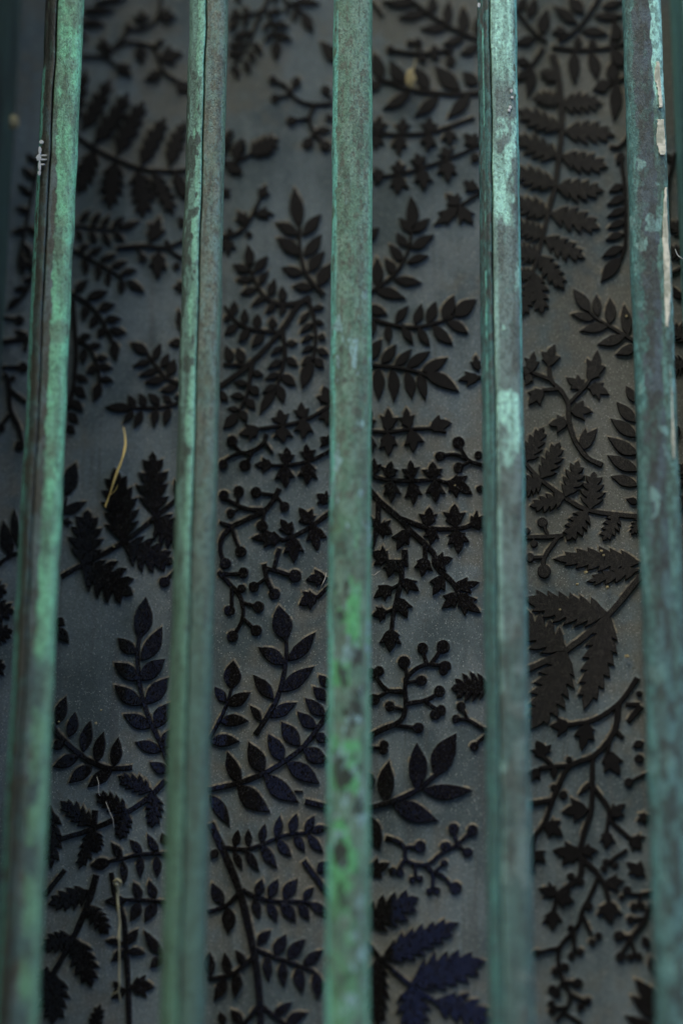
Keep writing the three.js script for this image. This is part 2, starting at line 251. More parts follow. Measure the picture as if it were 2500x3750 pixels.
sprig('w', [[14, 12, 1218, 380, 1147, 383, 1104, 373, 1062, 340, 1049, 318, 1000, 294], [11, 11, 1066, 340, 1086, 303], [10, 10, 1062, 347, 1008, 361], [11, 11, 1215, 361, 1193, 331], [14, 12, 1153, 389, 1135, 429, 1150, 487, 1187, 527], [10, 10, 1135, 432, 1069, 444], [11, 11, 1150, 487, 1129, 526]],
  { b: [1000, 294, 16, 1086, 303, 19, 1008, 361, 17, 1193, 331, 18, 1069, 444, 18, 1129, 526, 21, 1193, 536, 20, 1206, 432, 14], s: [1155, 482, 1215, 478, 28] });
sprig('w', [[17, 13, 1187, 1081, 1138, 1029, 1111, 980, 1098, 906, 1098, 830]], { s: [1098, 833, 1078, 686, 50, 1095, 863, 1010, 817, 40, 1098, 937, 1013, 872, 48, 1111, 1004, 1031, 980, 38, 1147, 1059, 1071, 1050, 34, 1108, 866, 1178, 784, 42, 1114, 940, 1178, 857, 44, 1132, 998, 1190, 921, 42, 1166, 1050, 1214, 965, 46] });
sprig('w', [[22, 11, 1138, 1090, 1074, 1114, 1000, 1108, 964, 1081, 933, 1029, 915, 983]], { s: [915, 980, 909, 894, 38, 912, 998, 852, 970, 32, 927, 1025, 864, 1025, 28, 942, 1059, 879, 1077, 28, 976, 1087, 922, 1123, 26, 1013, 1111, 971, 1148, 26, 1040, 1117, 1028, 1160, 26, 930, 1001, 982, 937, 36, 951, 1044, 985, 992, 28, 985, 1087, 1007, 1019, 32, 1034, 1111, 1034, 1047, 32] });
sprig('w', [[20, 22, 1135, 1092, 1092, 1120, 1040, 1200, 921, 1329, 814, 1411, 740, 1450], [14, 13, 902, 1338, 817, 1335]], { s: [844, 1329, 829, 1264, 34, 893, 1332, 869, 1270, 36, 805, 1435, 837, 1472, 30] });
sprig('w', [[16, 12, 1129, 1098, 1150, 1166, 1156, 1243, 1153, 1277, 1147, 1322]], { s: [1144, 1325, 1108, 1427, 44, 1144, 1133, 1190, 1126, 24, 1156, 1175, 1187, 1188, 22, 1166, 1231, 1193, 1243, 26, 1160, 1280, 1204, 1302, 28, 1153, 1313, 1187, 1350, 32, 1132, 1142, 1095, 1188, 22, 1147, 1185, 1098, 1221, 24, 1147, 1231, 1104, 1255, 22, 1147, 1267, 1104, 1292, 22, 1147, 1307, 1103, 1341, 26] });
sprig('w', [[16, 11, 1046, 1218, 982, 1215, 902, 1200, 853, 1166, 823, 1120]], { s: [997, 1209, 997, 1160, 32, 942, 1206, 945, 1148, 34, 896, 1191, 899, 1130, 30, 850, 1163, 861, 1099, 32, 970, 1224, 921, 1273, 34, 915, 1209, 873, 1255, 34, 875, 1191, 821, 1227, 34, 841, 1160, 820, 1178, 24] });
sprig('w', [[20, 11, 1034, 1218, 1043, 1270, 1040, 1322, 1025, 1384, 1007, 1439]], { s: [1010, 1427, 951, 1521, 36, 1049, 1258, 1092, 1258, 26, 1049, 1310, 1092, 1344, 30, 1031, 1374, 1086, 1414, 36, 1022, 1411, 1040, 1479, 34, 1037, 1270, 991, 1301, 24, 1037, 1319, 980, 1350, 28, 1025, 1371, 970, 1390, 26, 1013, 1411, 961, 1439, 28] });
sprig('w', [[20, 11, 924, 1330, 915, 1396, 902, 1454, 875, 1509]], { s: [872, 1515, 817, 1573, 40, 927, 1365, 967, 1374, 26, 918, 1414, 948, 1451, 36, 902, 1463, 936, 1500, 34, 881, 1503, 906, 1546, 32, 909, 1408, 857, 1399, 26, 896, 1454, 843, 1451, 26, 875, 1500, 832, 1495, 22] });
sprig('w', [[17, 12, 1215, 1483, 1202, 1491, 1129, 1534, 1043, 1558, 951, 1570]], { l: [956, 1570, 875, 1592, 66, 1117, 1540, 1102, 1472, 62, 1036, 1560, 1024, 1498, 66, 1037, 1560, 1040, 1624, 72, 1114, 1536, 1111, 1609, 68, 1202, 1485, 1185, 1413, 76, 1199, 1500, 1200, 1562, 62] });
sprig('p', [[16, 12, 1215, 1650, 1202, 1656, 1132, 1690, 1040, 1705, 1000, 1705]], { l: [1003, 1705, 930, 1702, 60, 1046, 1706, 1049, 1636, 66, 1134, 1692, 1120, 1625, 60, 1043, 1702, 1048, 1788, 78, 1132, 1690, 1123, 1779, 72, 1210, 1625, 1172, 1600, 56] });
sprig('p', [[18, 12, 976, 1589, 964, 1625, 915, 1659, 881, 1659, 829, 1684, 820, 1696], [13, 13, 881, 1656, 853, 1622], [13, 13, 924, 1660, 902, 1702], [14, 10, 966, 1615, 1000, 1662]], { b: [850, 1616, 21, 818, 1702, 19, 898, 1705, 22] });
sprig('p', [[20, 17, 1023, 1789, 1002, 1832, 968, 1871, 907, 1902, 846, 1933, 812, 1975, 808, 2021, 821, 2061], [17, 13, 962, 1868, 907, 1865, 870, 1850, 827, 1826], [13, 13, 870, 1850, 875, 1801], [12, 12, 1004, 1814, 938, 1804], [10, 10, 880, 1862, 846, 1881], [12, 11, 1015, 1820, 1042, 1856], [15, 12, 970, 1872, 960, 1927], [16, 12, 850, 1930, 862, 1975, 882, 2021], [15, 12, 850, 1928, 805, 1912]],
  { b: [821, 1816, 20, 875, 1801, 22, 938, 1804, 21, 846, 1881, 17, 1042, 1856, 19, 960, 1927, 21, 882, 2021, 21, 826, 2064, 21] });
sprig('p', [[17, 16, 1023, 2009, 1002, 2089], [16, 15, 971, 2083, 1005, 2089, 1054, 2104, 1081, 2110], [19, 15, 967, 2066, 977, 2119, 1002, 2171], [12, 12, 976, 2117, 938, 2144]], { b: [1081, 2110, 24, 1005, 2176, 21, 930, 2150, 19] });
sprig('p', [[15, 15, 800, 2104, 876, 2101], [18, 14, 800, 2094, 852, 2150, 876, 2178, 889, 2220, 889, 2266, 864, 2315], [16, 13, 850, 2148, 849, 2226], [12, 12, 895, 2208, 947, 2223], [13, 12, 890, 2264, 938, 2309]], { b: [892, 2098, 20, 852, 2331, 21, 886, 2156, 16, 841, 2236, 20, 947, 2223, 21, 939, 2309, 21] });
sprig('p', [[18, 14, 1212, 1876, 1201, 1884, 1143, 1927, 1078, 1963, 1029, 1982]], { l: [1040, 1975, 919, 1972, 68, 1074, 1962, 1026, 1900, 64, 1148, 1922, 1094, 1859, 68, 1076, 1962, 1078, 2061, 80, 1152, 1920, 1164, 2018, 76, 1212, 1842, 1158, 1810, 58, 1200, 2118, 1120, 2125, 68] });
sprig('p', [[13, 15, 1205, 2147, 1161, 2190]], { l: [1166, 2184, 1096, 2217, 80] });
sprig('p', [[13, 20, 1045, 2310, 1048, 2345, 1048, 2415, 1025, 2530, 999, 2591, 937, 2690]], { s: [1046, 2345, 1020, 2217, 72, 1044, 2434, 945, 2371, 50, 1002, 2560, 926, 2472, 46, 956, 2641, 916, 2585, 28, 1056, 2419, 1155, 2315, 48, 1033, 2533, 1152, 2440, 52, 991, 2629, 1087, 2572, 42] });
sprig('p', [[14, 11, 768, 2705, 788, 2671, 830, 2583, 849, 2522]], { s: [849, 2524, 855, 2419, 62, 838, 2583, 918, 2535, 44, 807, 2644, 910, 2639, 44, 826, 2572, 786, 2515, 36, 770, 2717, 878, 2715, 44] });
sprig('p', [[19, 18, 760, 2893, 780, 2889, 868, 2870, 968, 2832, 1052, 2782, 1113, 2732, 1190, 2629, 1230, 2560]], { s: [880, 2866, 832, 2752, 48, 964, 2828, 910, 2717, 60, 1037, 2786, 981, 2687, 54, 1098, 2732, 1029, 2644, 56, 1159, 2667, 1087, 2606, 44, 1190, 2621, 1117, 2556, 44, 1194, 2564, 1146, 2514, 40, 1201, 2518, 1167, 2472, 32, 872, 2878, 991, 2974, 68, 968, 2836, 1094, 2939, 64, 1052, 2794, 1171, 2870, 62, 1113, 2744, 1204, 2792, 56, 1155, 2690, 1204, 2717, 36, 770, 2912, 843, 3025, 46] });
sprig('p', [[20, 20, 1117, 2935, 1210, 2958]], {});
sprig('p', [[7, 5, 1079, 2897, 1109, 2899]], {});
sprig('p', [[28, 27, 772, 3015, 819, 3117, 877, 3261, 913, 3406, 935, 3514, 953, 3695, 954, 3790], [17, 11, 812, 3102, 903, 3110, 971, 3088, 1040, 3059, 1137, 3048], [17, 12, 888, 3258, 942, 3287, 1011, 3301, 1101, 3301, 1145, 3312, 1195, 3359], [17, 15, 880, 3262, 830, 3316, 760, 3340], [16, 13, 935, 3474, 993, 3500, 1087, 3532, 1152, 3558], [17, 15, 934, 3498, 885, 3543, 841, 3572, 760, 3584], [18, 16, 950, 3676, 1050, 3756], [18, 16, 952, 3676, 899, 3745, 880, 3770]],
  { s: [1141, 3048, 1204, 3028, 30, 859, 3102, 872, 3037, 30, 910, 3102, 910, 3035, 26, 957, 3088, 971, 3016, 30, 1011, 3066, 1025, 2985, 32, 1065, 3052, 1087, 2979, 34, 1119, 3048, 1152, 2987, 32, 856, 3117, 888, 3185, 28, 899, 3113, 950, 3189, 32, 957, 3095, 1016, 3180, 40, 1015, 3073, 1069, 3138, 36, 1080, 3059, 1116, 3120, 34, 1127, 3055, 1184, 3122, 34, 794, 3110, 772, 3148, 30,
    1134, 3305, 1202, 3346, 36, 942, 3283, 960, 3218, 36, 986, 3290, 1018, 3218, 38, 1040, 3294, 1090, 3218, 46, 1112, 3297, 1148, 3249, 30, 931, 3290, 950, 3366, 34, 982, 3305, 1015, 3377, 36, 1029, 3308, 1083, 3377, 44, 1094, 3308, 1134, 3370, 36, 819, 3312, 776, 3232, 44, 834, 3323, 836, 3420, 50,
    942, 3460, 993, 3406, 36, 1007, 3500, 1047, 3420, 44, 1054, 3514, 1119, 3438, 46, 1109, 3536, 1184, 3478, 40, 978, 3500, 986, 3594, 36, 1036, 3521, 1040, 3615, 36, 1090, 3540, 1109, 3637, 42, 1156, 3558, 1163, 3659, 42, 895, 3532, 863, 3478, 30, 838, 3572, 823, 3485, 36, 773, 3576, 769, 3482, 36, 874, 3561, 859, 3655, 40, 827, 3583, 783, 3666, 42,
    1000, 3724, 1072, 3666, 36, 1047, 3752, 1127, 3706, 40, 888, 3750, 845, 3695, 38, 819, 3755, 805, 3702, 32] });
sprig('p', [[20, 22, 1112, 3153, 1192, 3261, 1230, 3310]], { s: [1163, 3196, 1212, 3155, 42] });
// third gap
sprig('w', [[15, 14, 1480, -22, 1516, 9, 1571, 52, 1644, 98, 1742, 144, 1800, 170]], { s: [1519, 12, 1400, 8, 32, 1562, 52, 1458, 70, 36, 1638, 104, 1537, 107, 32, 1700, 138, 1620, 165, 32, 1752, 171, 1684, 199, 32, 1577, 52, 1586, -15, 36, 1641, 95, 1644, 0, 36, 1696, 122, 1696, 18, 40, 1752, 130, 1746, 60, 36] });
sprig('w', [[13, 12, 1360, 5, 1400, 58]], {});
sprig('w', [[12, 12, 1430, 184, 1534, 199, 1589, 193, 1660, 184], [12, 11, 1540, 199, 1531, 156], [10, 10, 1646, 188, 1650, 226]], { b: [1430, 184, 15, 1531, 156, 15, 1502, 160, 13, 1546, 217, 15, 1591, 182, 14, 1592, 210, 14, 1650, 226, 20] });
sprig('w', [[16, 18, 1340, 312, 1363, 306, 1412, 297, 1479, 324, 1534, 334, 1657, 346, 1742, 343, 1790, 338]], { s: [1396, 294, 1366, 190, 48, 1482, 309, 1427, 220, 46, 1568, 331, 1516, 245, 46, 1684, 334, 1592, 242, 56, 1750, 312, 1693, 263, 44, 1396, 303, 1350, 338, 28, 1504, 340, 1400, 401, 38, 1608, 352, 1516, 429, 40, 1721, 352, 1638, 435, 44] });
sprig('w', [[13, 13, 1340, 490, 1363, 490, 1473, 493, 1571, 487, 1626, 471, 1736, 432]], { l: [1378, 492, 1393, 425, 62, 1470, 493, 1476, 431, 64, 1574, 489, 1574, 428, 64, 1378, 492, 1375, 552, 60, 1464, 494, 1461, 575, 60, 1571, 490, 1565, 557, 60, 1644, 474, 1648, 539, 56, 1750, 537, 1696, 490, 58] });
sprig('w', [[12, 12, 1406, 646, 1467, 637, 1556, 612, 1641, 582, 1745, 539, 1790, 520]], { l: [1412, 646, 1352, 640, 68, 1456, 640, 1455, 587, 58, 1539, 618, 1522, 559, 58, 1640, 584, 1617, 538, 60, 1458, 637, 1455, 714, 74, 1547, 614, 1556, 700, 72, 1641, 584, 1643, 671, 68], s: [1750, 566, 1727, 597, 34] });
sprig('w', [[13, 13, 1790, 690, 1745, 716, 1681, 756]], { l: [1684, 756, 1632, 712, 62, 1682, 758, 1586, 827, 62, 1680, 754, 1733, 823, 68, 1755, 698, 1696, 662, 58] });
sprig('w', [[16, 12, 1330, 1085, 1360, 1068, 1442, 1010, 1479, 955, 1501, 894, 1507, 839]], { s: [1507, 839, 1504, 716, 46, 1504, 854, 1461, 796, 32, 1491, 906, 1452, 851, 34, 1473, 958, 1424, 894, 36, 1442, 1007, 1409, 946, 36, 1381, 1050, 1378, 940, 42, 1513, 854, 1574, 799, 36, 1504, 912, 1591, 860, 40, 1491, 964, 1571, 938, 32, 1442, 1025, 1545, 1035, 36, 1375, 1065, 1488, 1096, 40, 1340, 888, 1389, 833, 36] });
sprig('w', [[16, 13, 1335, 1155, 1360, 1166, 1427, 1188, 1516, 1200, 1595, 1185, 1663, 1160]], { s: [1666, 1160, 1745, 1096, 52, 1449, 1188, 1496, 1120, 34, 1519, 1191, 1543, 1111, 36, 1568, 1188, 1595, 1102, 40, 1623, 1175, 1663, 1081, 46, 1421, 1191, 1426, 1261, 30, 1470, 1200, 1513, 1261, 30, 1531, 1200, 1573, 1270, 34, 1583, 1194, 1658, 1264, 42, 1635, 1179, 1716, 1224, 36, 1364, 1169, 1364, 1234, 34, 1345, 1125, 1419, 1151, 38] });
sprig('w', [[15, 12, 1335, 1336, 1360, 1338, 1449, 1347, 1534, 1365, 1571, 1384]], { s: [1557, 1370, 1681, 1436, 48, 1350, 1322, 1398, 1243, 46, 1396, 1335, 1452, 1261, 38, 1445, 1344, 1508, 1277, 34, 1488, 1350, 1576, 1287, 40, 1543, 1362, 1640, 1309, 42, 1384, 1347, 1386, 1469, 44, 1436, 1353, 1442, 1475, 42, 1488, 1362, 1508, 1466, 40, 1534, 1371, 1559, 1466, 36] });
sprig('w', [[13, 13, 1800, 1380, 1745, 1384]], { l: [1760, 1384, 1675, 1393, 54, 1754, 1362, 1740, 1300, 44] });
sprig('w', [[14, 12, 1335, 1578, 1360, 1580, 1421, 1583, 1504, 1573, 1574, 1570]], { l: [1568, 1571, 1654, 1549, 80, 1418, 1584, 1421, 1495, 62, 1501, 1575, 1487, 1492, 60, 1345, 1575, 1362, 1505, 50, 1418, 1580, 1423, 1672, 66, 1504, 1572, 1513, 1660, 66, 1352, 1595, 1364, 1658, 38] });
sprig('p', [[16, 13, 1335, 1730, 1357, 1739, 1396, 1754, 1504, 1763, 1589, 1757, 1638, 1769]], { l: [1630, 1764, 1729, 1811, 82, 1427, 1757, 1433, 1689, 66, 1504, 1764, 1501, 1685, 62, 1589, 1759, 1583, 1691, 72, 1366, 1748, 1369, 1676, 52, 1424, 1756, 1433, 1842, 66, 1507, 1762, 1514, 1850, 64, 1592, 1756, 1597, 1842, 72] });
sprig('p', [[16, 12, 1790, 1712, 1758, 1702, 1715, 1687, 1693, 1656, 1681, 1625], [13, 12, 1706, 1681, 1663, 1665, 1614, 1671], [13, 11, 1720, 1690, 1681, 1714]], { b: [1678, 1622, 23, 1612, 1671, 19, 1678, 1714, 20, 1752, 1668, 16, 1757, 1791, 14] });
sprig('p', [[24, 18, 1335, 1770, 1357, 1800, 1396, 1843, 1467, 1904, 1504, 1947, 1589, 2030, 1592, 2069, 1657, 2134, 1681, 2176], [19, 16, 1467, 1900, 1571, 1935, 1651, 1938, 1703, 1932, 1762, 1905], [20, 20, 1386, 1832, 1381, 1932, 1358, 2010], [19, 18, 1556, 1996, 1556, 2048]],
  { l: [1568, 1932, 1571, 1856, 70, 1666, 1936, 1663, 1845, 80, 1577, 1930, 1577, 1997, 56, 1666, 1936, 1678, 2030, 80, 1716, 1927, 1785, 1890, 70, 1380, 1930, 1437, 1956, 70, 1378, 1932, 1350, 1888, 52, 1498, 1936, 1452, 2015, 66, 1556, 2036, 1543, 2113, 64, 1580, 2062, 1656, 2044, 70, 1622, 2103, 1583, 2181, 62, 1657, 2142, 1755, 2132, 62, 1676, 2166, 1617, 2229, 66, 1674, 2168, 1760, 2245, 70] });
sprig('p', [[24, 22, 1481, 2014, 1484, 2076], [14, 14, 1476, 2057, 1415, 2057], [22, 15, 1468, 2055, 1470, 2121, 1455, 2183, 1439, 2259, 1433, 2320], [13, 12, 1464, 2140, 1425, 2160], [11, 11, 1442, 2230, 1405, 2246]],
  { l: [1433, 2298, 1427, 2390, 84, 1468, 2120, 1535, 2165, 58, 1458, 2186, 1492, 2263, 70, 1442, 2150, 1368, 2190, 62, 1420, 2238, 1359, 2257, 56, 1446, 2052, 1421, 2116, 64, 1424, 2056, 1358, 2022, 78] });
sprig('p', [[22, 14, 1325, 2722, 1351, 2700, 1397, 2672, 1464, 2642, 1485, 2596, 1485, 2492, 1516, 2455, 1559, 2434, 1614, 2437], [15, 14, 1490, 2478, 1479, 2426], [16, 14, 1562, 2436, 1547, 2375], [17, 14, 1575, 2438, 1622, 2369], [12, 12, 1486, 2500, 1542, 2493], [17, 13, 1486, 2578, 1565, 2562, 1608, 2535], [15, 13, 1552, 2564, 1598, 2600], [15, 14, 1452, 2658, 1531, 2666], [12, 12, 1482, 2600, 1427, 2587], [17, 14, 1484, 2532, 1421, 2529, 1390, 2501, 1372, 2465], [13, 12, 1424, 2530, 1369, 2562]],
  { b: [1479, 2426, 23, 1547, 2375, 21, 1622, 2369, 25, 1630, 2440, 21, 1623, 2459, 16, 1542, 2493, 20, 1609, 2532, 21, 1593, 2618, 20, 1614, 2602, 20, 1531, 2666, 20, 1427, 2587, 19, 1387, 2458, 19, 1360, 2466, 19, 1369, 2562, 22] });
sprig('p', [[12, 11, 1335, 2738, 1400, 2738]], { b: [1406, 2727, 16, 1404, 2749, 16] });
sprig('p', [[14, 11, 1790, 2676, 1764, 2666, 1712, 2636, 1672, 2633], [12, 12, 1712, 2634, 1690, 2590], [12, 12, 1780, 2690, 1740, 2730]], { b: [1687, 2587, 17, 1669, 2633, 16, 1736, 2734, 17] });
sprig('p', [[16, 14, 1830, 2505, 1780, 2512]], { v: [1795, 2510, 1650, 2522, 104] });
sprig('p', [[20, 19, 1330, 2962, 1354, 2957, 1436, 2936, 1528, 2893, 1595, 2838]], { s: [1592, 2846, 1670, 2685, 80, 1525, 2892, 1525, 2718, 66, 1412, 2938, 1424, 2786, 60, 1548, 2894, 1727, 2893, 56, 1436, 2942, 1605, 3006, 68, 1348, 2985, 1392, 3112, 62, 1345, 2825, 1360, 2892, 34] });
sprig('p', [[18, 14, 1411, 3069, 1445, 3077, 1480, 3103, 1484, 3145, 1518, 3165, 1568, 3165, 1614, 3126, 1671, 3096, 1729, 3042], [14, 13, 1672, 3094, 1660, 3036], [13, 13, 1480, 3103, 1539, 3101], [12, 12, 1673, 3096, 1711, 3121], [14, 12, 1482, 3148, 1458, 3186], [13, 12, 1518, 3165, 1522, 3216], [18, 13, 1556, 3166, 1583, 3199, 1583, 3252], [11, 11, 1585, 3196, 1625, 3163], [14, 13, 1580, 3193, 1620, 3208, 1650, 3240]],
  { b: [1729, 3042, 21, 1660, 3036, 21, 1539, 3101, 22, 1631, 3101, 20, 1711, 3121, 19, 1437, 3191, 16, 1465, 3196, 15, 1509, 3222, 13, 1537, 3218, 13, 1572, 3264, 14, 1598, 3262, 14, 1627, 3161, 13, 1667, 3251, 23] });
sprig('p', [[14, 14, 1320, 3194, 1352, 3188]], { l: [1338, 3190, 1425, 3160, 78] });
sprig('p', [[17, 17, 1310, 3415, 1354, 3463, 1392, 3509, 1491, 3597, 1591, 3666, 1640, 3700]], { v: [1330, 3380, 1533, 3285, 124, 1396, 3513, 1679, 3377, 104, 1506, 3600, 1776, 3517, 134, 1382, 3505, 1388, 3770, 82, 1507, 3600, 1530, 3810, 120, 1590, 3664, 1800, 3740, 112] });
// fourth gap
sprig('w', [[15, 12, 1870, 24, 1891, 46, 1971, 135, 2002, 156]], { s: [1931, 70, 1962, -8, 36, 1983, 129, 2005, 31, 44, 1962, 141, 1882, 162, 36, 1896, 44, 1925, -14, 32] });
sprig('w', [[17, 14, 2196, -20, 2188, 0, 2152, 58, 2115, 104, 2066, 141, 2044, 150]], { s: [2136, 52, 2080, -8, 44, 2112, 86, 2026, 24, 38, 2176, 61, 2280, 61, 30, 2204, 28, 2280, 6, 30, 2127, 116, 2225, 126, 34], l: [2078, 122, 2018, 122, 48] });
sprig('w', [[17, 15, 2020, 174, 2124, 184, 2228, 176, 2290, 160]], { s: [2103, 188, 2103, 312, 42, 2161, 190, 2185, 294, 42, 2115, 178, 2118, 132, 30, 2167, 178, 2170, 142, 30] });
sprig('w', [[15, 14, 2252, 70, 2236, 171, 2262, 250], [14, 14, 2290, 285, 2246, 306, 2225, 312]], { s: [2256, 155, 2253, 80, 42, 2240, 184, 2284, 250, 48, 2246, 306, 2234, 227, 44, 2234, 303, 2167, 331, 46, 2256, 303, 2246, 447, 46] });
sprig('w', [[18, 13, 1989, 178, 1947, 239, 1890, 298]], { s: [1947, 250, 1931, 361, 38, 1940, 236, 1885, 223, 34, 1931, 260, 1888, 298, 32] });
sprig('d', [[28, 13, 2020, 199, 2041, 275, 2054, 398, 2054, 490, 2044, 582, 2038, 630, 2029, 692, 2005, 784, 1986, 869, 1968, 937, 1950, 998, 1936, 1034]],
  { v: [2054, 385, 2204, 381, 80, 2060, 484, 2250, 496, 84, 2050, 573, 2225, 612, 80, 2032, 686, 2210, 698, 80, 2010, 782, 2198, 839, 84, 1988, 872, 2141, 946, 76, 1970, 936, 2066, 1062, 74, 1953, 998, 1986, 1154, 76, 1938, 1022, 1910, 1165, 58, 2046, 290, 1974, 264, 58, 2052, 373, 1950, 361, 63, 2056, 476, 1890, 404, 76, 2044, 576, 1885, 500, 82, 2034, 682, 1870, 628, 82, 2010, 786, 1870, 733, 80, 1990, 868, 1874, 825, 76, 1970, 941, 1874, 912, 76, 1954, 1000, 1884, 1018, 50] });
sprig('w', [[15, 13, 2270, 560, 2277, 612, 2286, 692, 2289, 814, 2286, 906, 2271, 952], [14, 13, 2300, 500, 2262, 542, 2231, 539]], { s: [2273, 944, 2198, 1035, 48, 2283, 680, 2227, 704, 30, 2289, 722, 2219, 753, 32, 2289, 768, 2219, 796, 28, 2289, 811, 2222, 839, 28, 2284, 858, 2213, 882, 28, 2284, 908, 2201, 943, 34, 2280, 560, 2256, 603, 30] });
sprig('d', [[12, 16, 2155, 1142, 2182, 1166, 2231, 1197, 2299, 1237, 2330, 1255]], { s: [2160, 1146, 2097, 1059, 42, 2188, 1162, 2182, 1078, 34, 2231, 1190, 2231, 1090, 40, 2297, 1233, 2283, 1114, 40, 2173, 1173, 2087, 1151, 30, 2225, 1198, 2121, 1215, 36, 2288, 1234, 2185, 1264, 38, 2330, 1268, 2250, 1301, 38] });
sprig('d', [[16, 20, 2009, 1347, 2018, 1396, 2054, 1433, 2079, 1482, 2082, 1546, 2107, 1622, 2149, 1678, 2204, 1705], [15, 15, 2024, 1396, 1947, 1365], [15, 14, 2054, 1426, 1984, 1430], [16, 14, 2083, 1478, 2143, 1414, 2158, 1392]],
  { l: [2007, 1350, 2030, 1262, 68, 1944, 1370, 1954, 1287, 54, 1946, 1366, 1900, 1350, 56, 1940, 1366, 1922, 1416, 46, 1994, 1428, 1934, 1486, 66, 2152, 1404, 2187, 1282, 78, 2146, 1424, 2070, 1384, 62, 2150, 1420, 2230, 1446, 64, 2084, 1509, 2169, 1509, 66, 2082, 1552, 2008, 1558, 68], s: [2128, 1650, 2186, 1570, 40, 2126, 1644, 2143, 1567, 28] });
sprig('d', [[15, 15, 2335, 1400, 2340, 1900]], { s: [2330, 1548, 2255, 1472, 42, 2330, 1602, 2232, 1534, 44, 2332, 1666, 2223, 1601, 46, 2334, 1727, 2221, 1668, 46, 2334, 1780, 2234, 1745, 40, 2325, 1475, 2290, 1414, 34, 2335, 1844, 2290, 1828, 26] });
sprig('d', [[14, 20, 1895, 1670, 1920, 1696, 1981, 1760, 2064, 1821, 2143, 1867, 2321, 1892, 2370, 1896]], { v: [1918, 1696, 1990, 1564, 72, 1978, 1756, 2048, 1619, 74, 2068, 1822, 2116, 1687, 76, 2158, 1868, 2174, 1727, 84, 1985, 1762, 1886, 1800, 84, 2067, 1822, 1938, 1855, 66, 2150, 1868, 2074, 1983, 80, 2262, 1884, 2206, 1983, 64, 2345, 1894, 2310, 1960, 40] });
sprig('d', [[16, 18, 1905, 1972, 1916, 1970, 2024, 1966, 2061, 1962], [18, 16, 2043, 1966, 1991, 2045, 1987, 2087], [13, 12, 2005, 1964, 1985, 1914], [9, 9, 1952, 1968, 1954, 1993], [14, 13, 1994, 2042, 1939, 2043]], { b: [1985, 1914, 19, 1954, 1993, 14, 1939, 2043, 17, 1991, 2093, 26, 1929, 1946, 12] });
sprig('d', [[24, 22, 2360, 2095, 2327, 2132, 2223, 2256, 2074, 2381, 1925, 2455, 1860, 2480]], { v: [2345, 2062, 2024, 2049, 84, 2340, 2087, 2146, 2132, 54, 2226, 2250, 1915, 2190, 114, 2230, 2254, 2136, 2602, 114, 2072, 2384, 1880, 2250, 120, 2074, 2386, 1942, 2675, 134] });
sprig('w', [[20, 17, 2332, 2483, 2267, 2574, 2170, 2639, 2082, 2655], [22, 16, 2264, 2574, 2248, 2678, 2173, 2769, 2085, 2805, 2043, 2883, 2020, 2938, 1991, 3019, 1955, 3068, 1950, 3190], [18, 15, 2090, 2803, 1971, 2814], [15, 15, 2022, 2806, 1988, 2772], [18, 17, 2022, 2930, 1930, 2944], [18, 14, 2230, 2700, 2225, 2760], [16, 15, 2250, 2672, 2280, 2704]],
  { l: [2088, 2654, 2013, 2658, 68, 2153, 2642, 2127, 2750, 74, 1990, 2782, 1962, 2712, 82, 1972, 2812, 1946, 2862, 48, 1990, 3016, 2060, 3062, 72, 2222, 2744, 2270, 2840, 82, 1948, 3120, 1997, 3160, 56], s: [2030, 2808, 2027, 2855, 26], b: [2082, 2782, 12, 2027, 2886, 14, 2062, 2912, 16] });
sprig('w', [[18, 25, 2176, 2765, 2170, 2775, 2167, 2889, 2163, 2970, 2137, 3052, 2121, 3133, 2128, 3164, 2122, 3213, 2099, 3232, 2040, 3278], [18, 15, 2172, 2885, 2225, 2957, 2235, 3003, 2306, 3071], [16, 14, 2228, 2990, 2219, 3048], [20, 17, 2128, 3140, 2197, 3213, 2223, 3278, 2229, 3310], [17, 15, 2190, 3206, 2161, 3278, 2131, 3333, 2115, 3392, 2050, 3466, 2044, 3538, 2057, 3587, 2086, 3645, 2073, 3694, 2034, 3740], [15, 14, 2130, 3350, 2164, 3424], [17, 16, 2100, 3404, 2102, 3480], [14, 13, 2046, 3470, 1962, 3489], [13, 13, 2062, 3595, 2115, 3600], [12, 12, 2060, 3592, 2034, 3636], [15, 14, 2082, 3638, 2141, 3668], [14, 13, 2078, 3690, 2024, 3690], [16, 14, 2064, 3710, 2128, 3748], [17, 15, 2040, 3276, 2024, 3340]],
  { l: [2236, 2996, 2287, 2943, 60, 2219, 3038, 2216, 3112, 66, 2302, 3066, 2347, 3114, 72, 2158, 2968, 2055, 2974, 82, 2132, 3124, 2022, 3113, 86, 2122, 3122, 2190, 3117, 56, 2228, 3294, 2239, 3384, 90, 2208, 3234, 2285, 3226, 68, 2044, 3276, 1970, 3252, 60, 2038, 3276, 2102, 3302, 66, 2024, 3328, 2021, 3409, 76], s: [2163, 2862, 2116, 2911, 20],
    b: [2089, 3209, 14, 2125, 3229, 14, 2157, 3320, 14, 2087, 3397, 11, 2190, 3427, 14, 2167, 3450, 14, 2122, 3486, 15, 2092, 3499, 15, 1965, 3490, 14, 2066, 3541, 17, 2031, 3557, 14, 2115, 3600, 19, 2021, 3623, 17, 2037, 3640, 16, 2151, 3665, 15, 2125, 3688, 16, 2018, 3675, 14, 2021, 3702, 15] });
sprig('w', [[11, 11, 2380, 2830, 2349, 2840, 2300, 2866]], { b: [2300, 2866, 17, 2338, 2779, 17], l: [2375, 2985, 2330, 3008, 46] });
sprig('w', [[26, 18, 2345, 2585, 2297, 2645], [18, 14, 2340, 2582, 2290, 2580]], { b: [2338, 2541, 11], s: [2355, 2720, 2314, 2736, 30] });
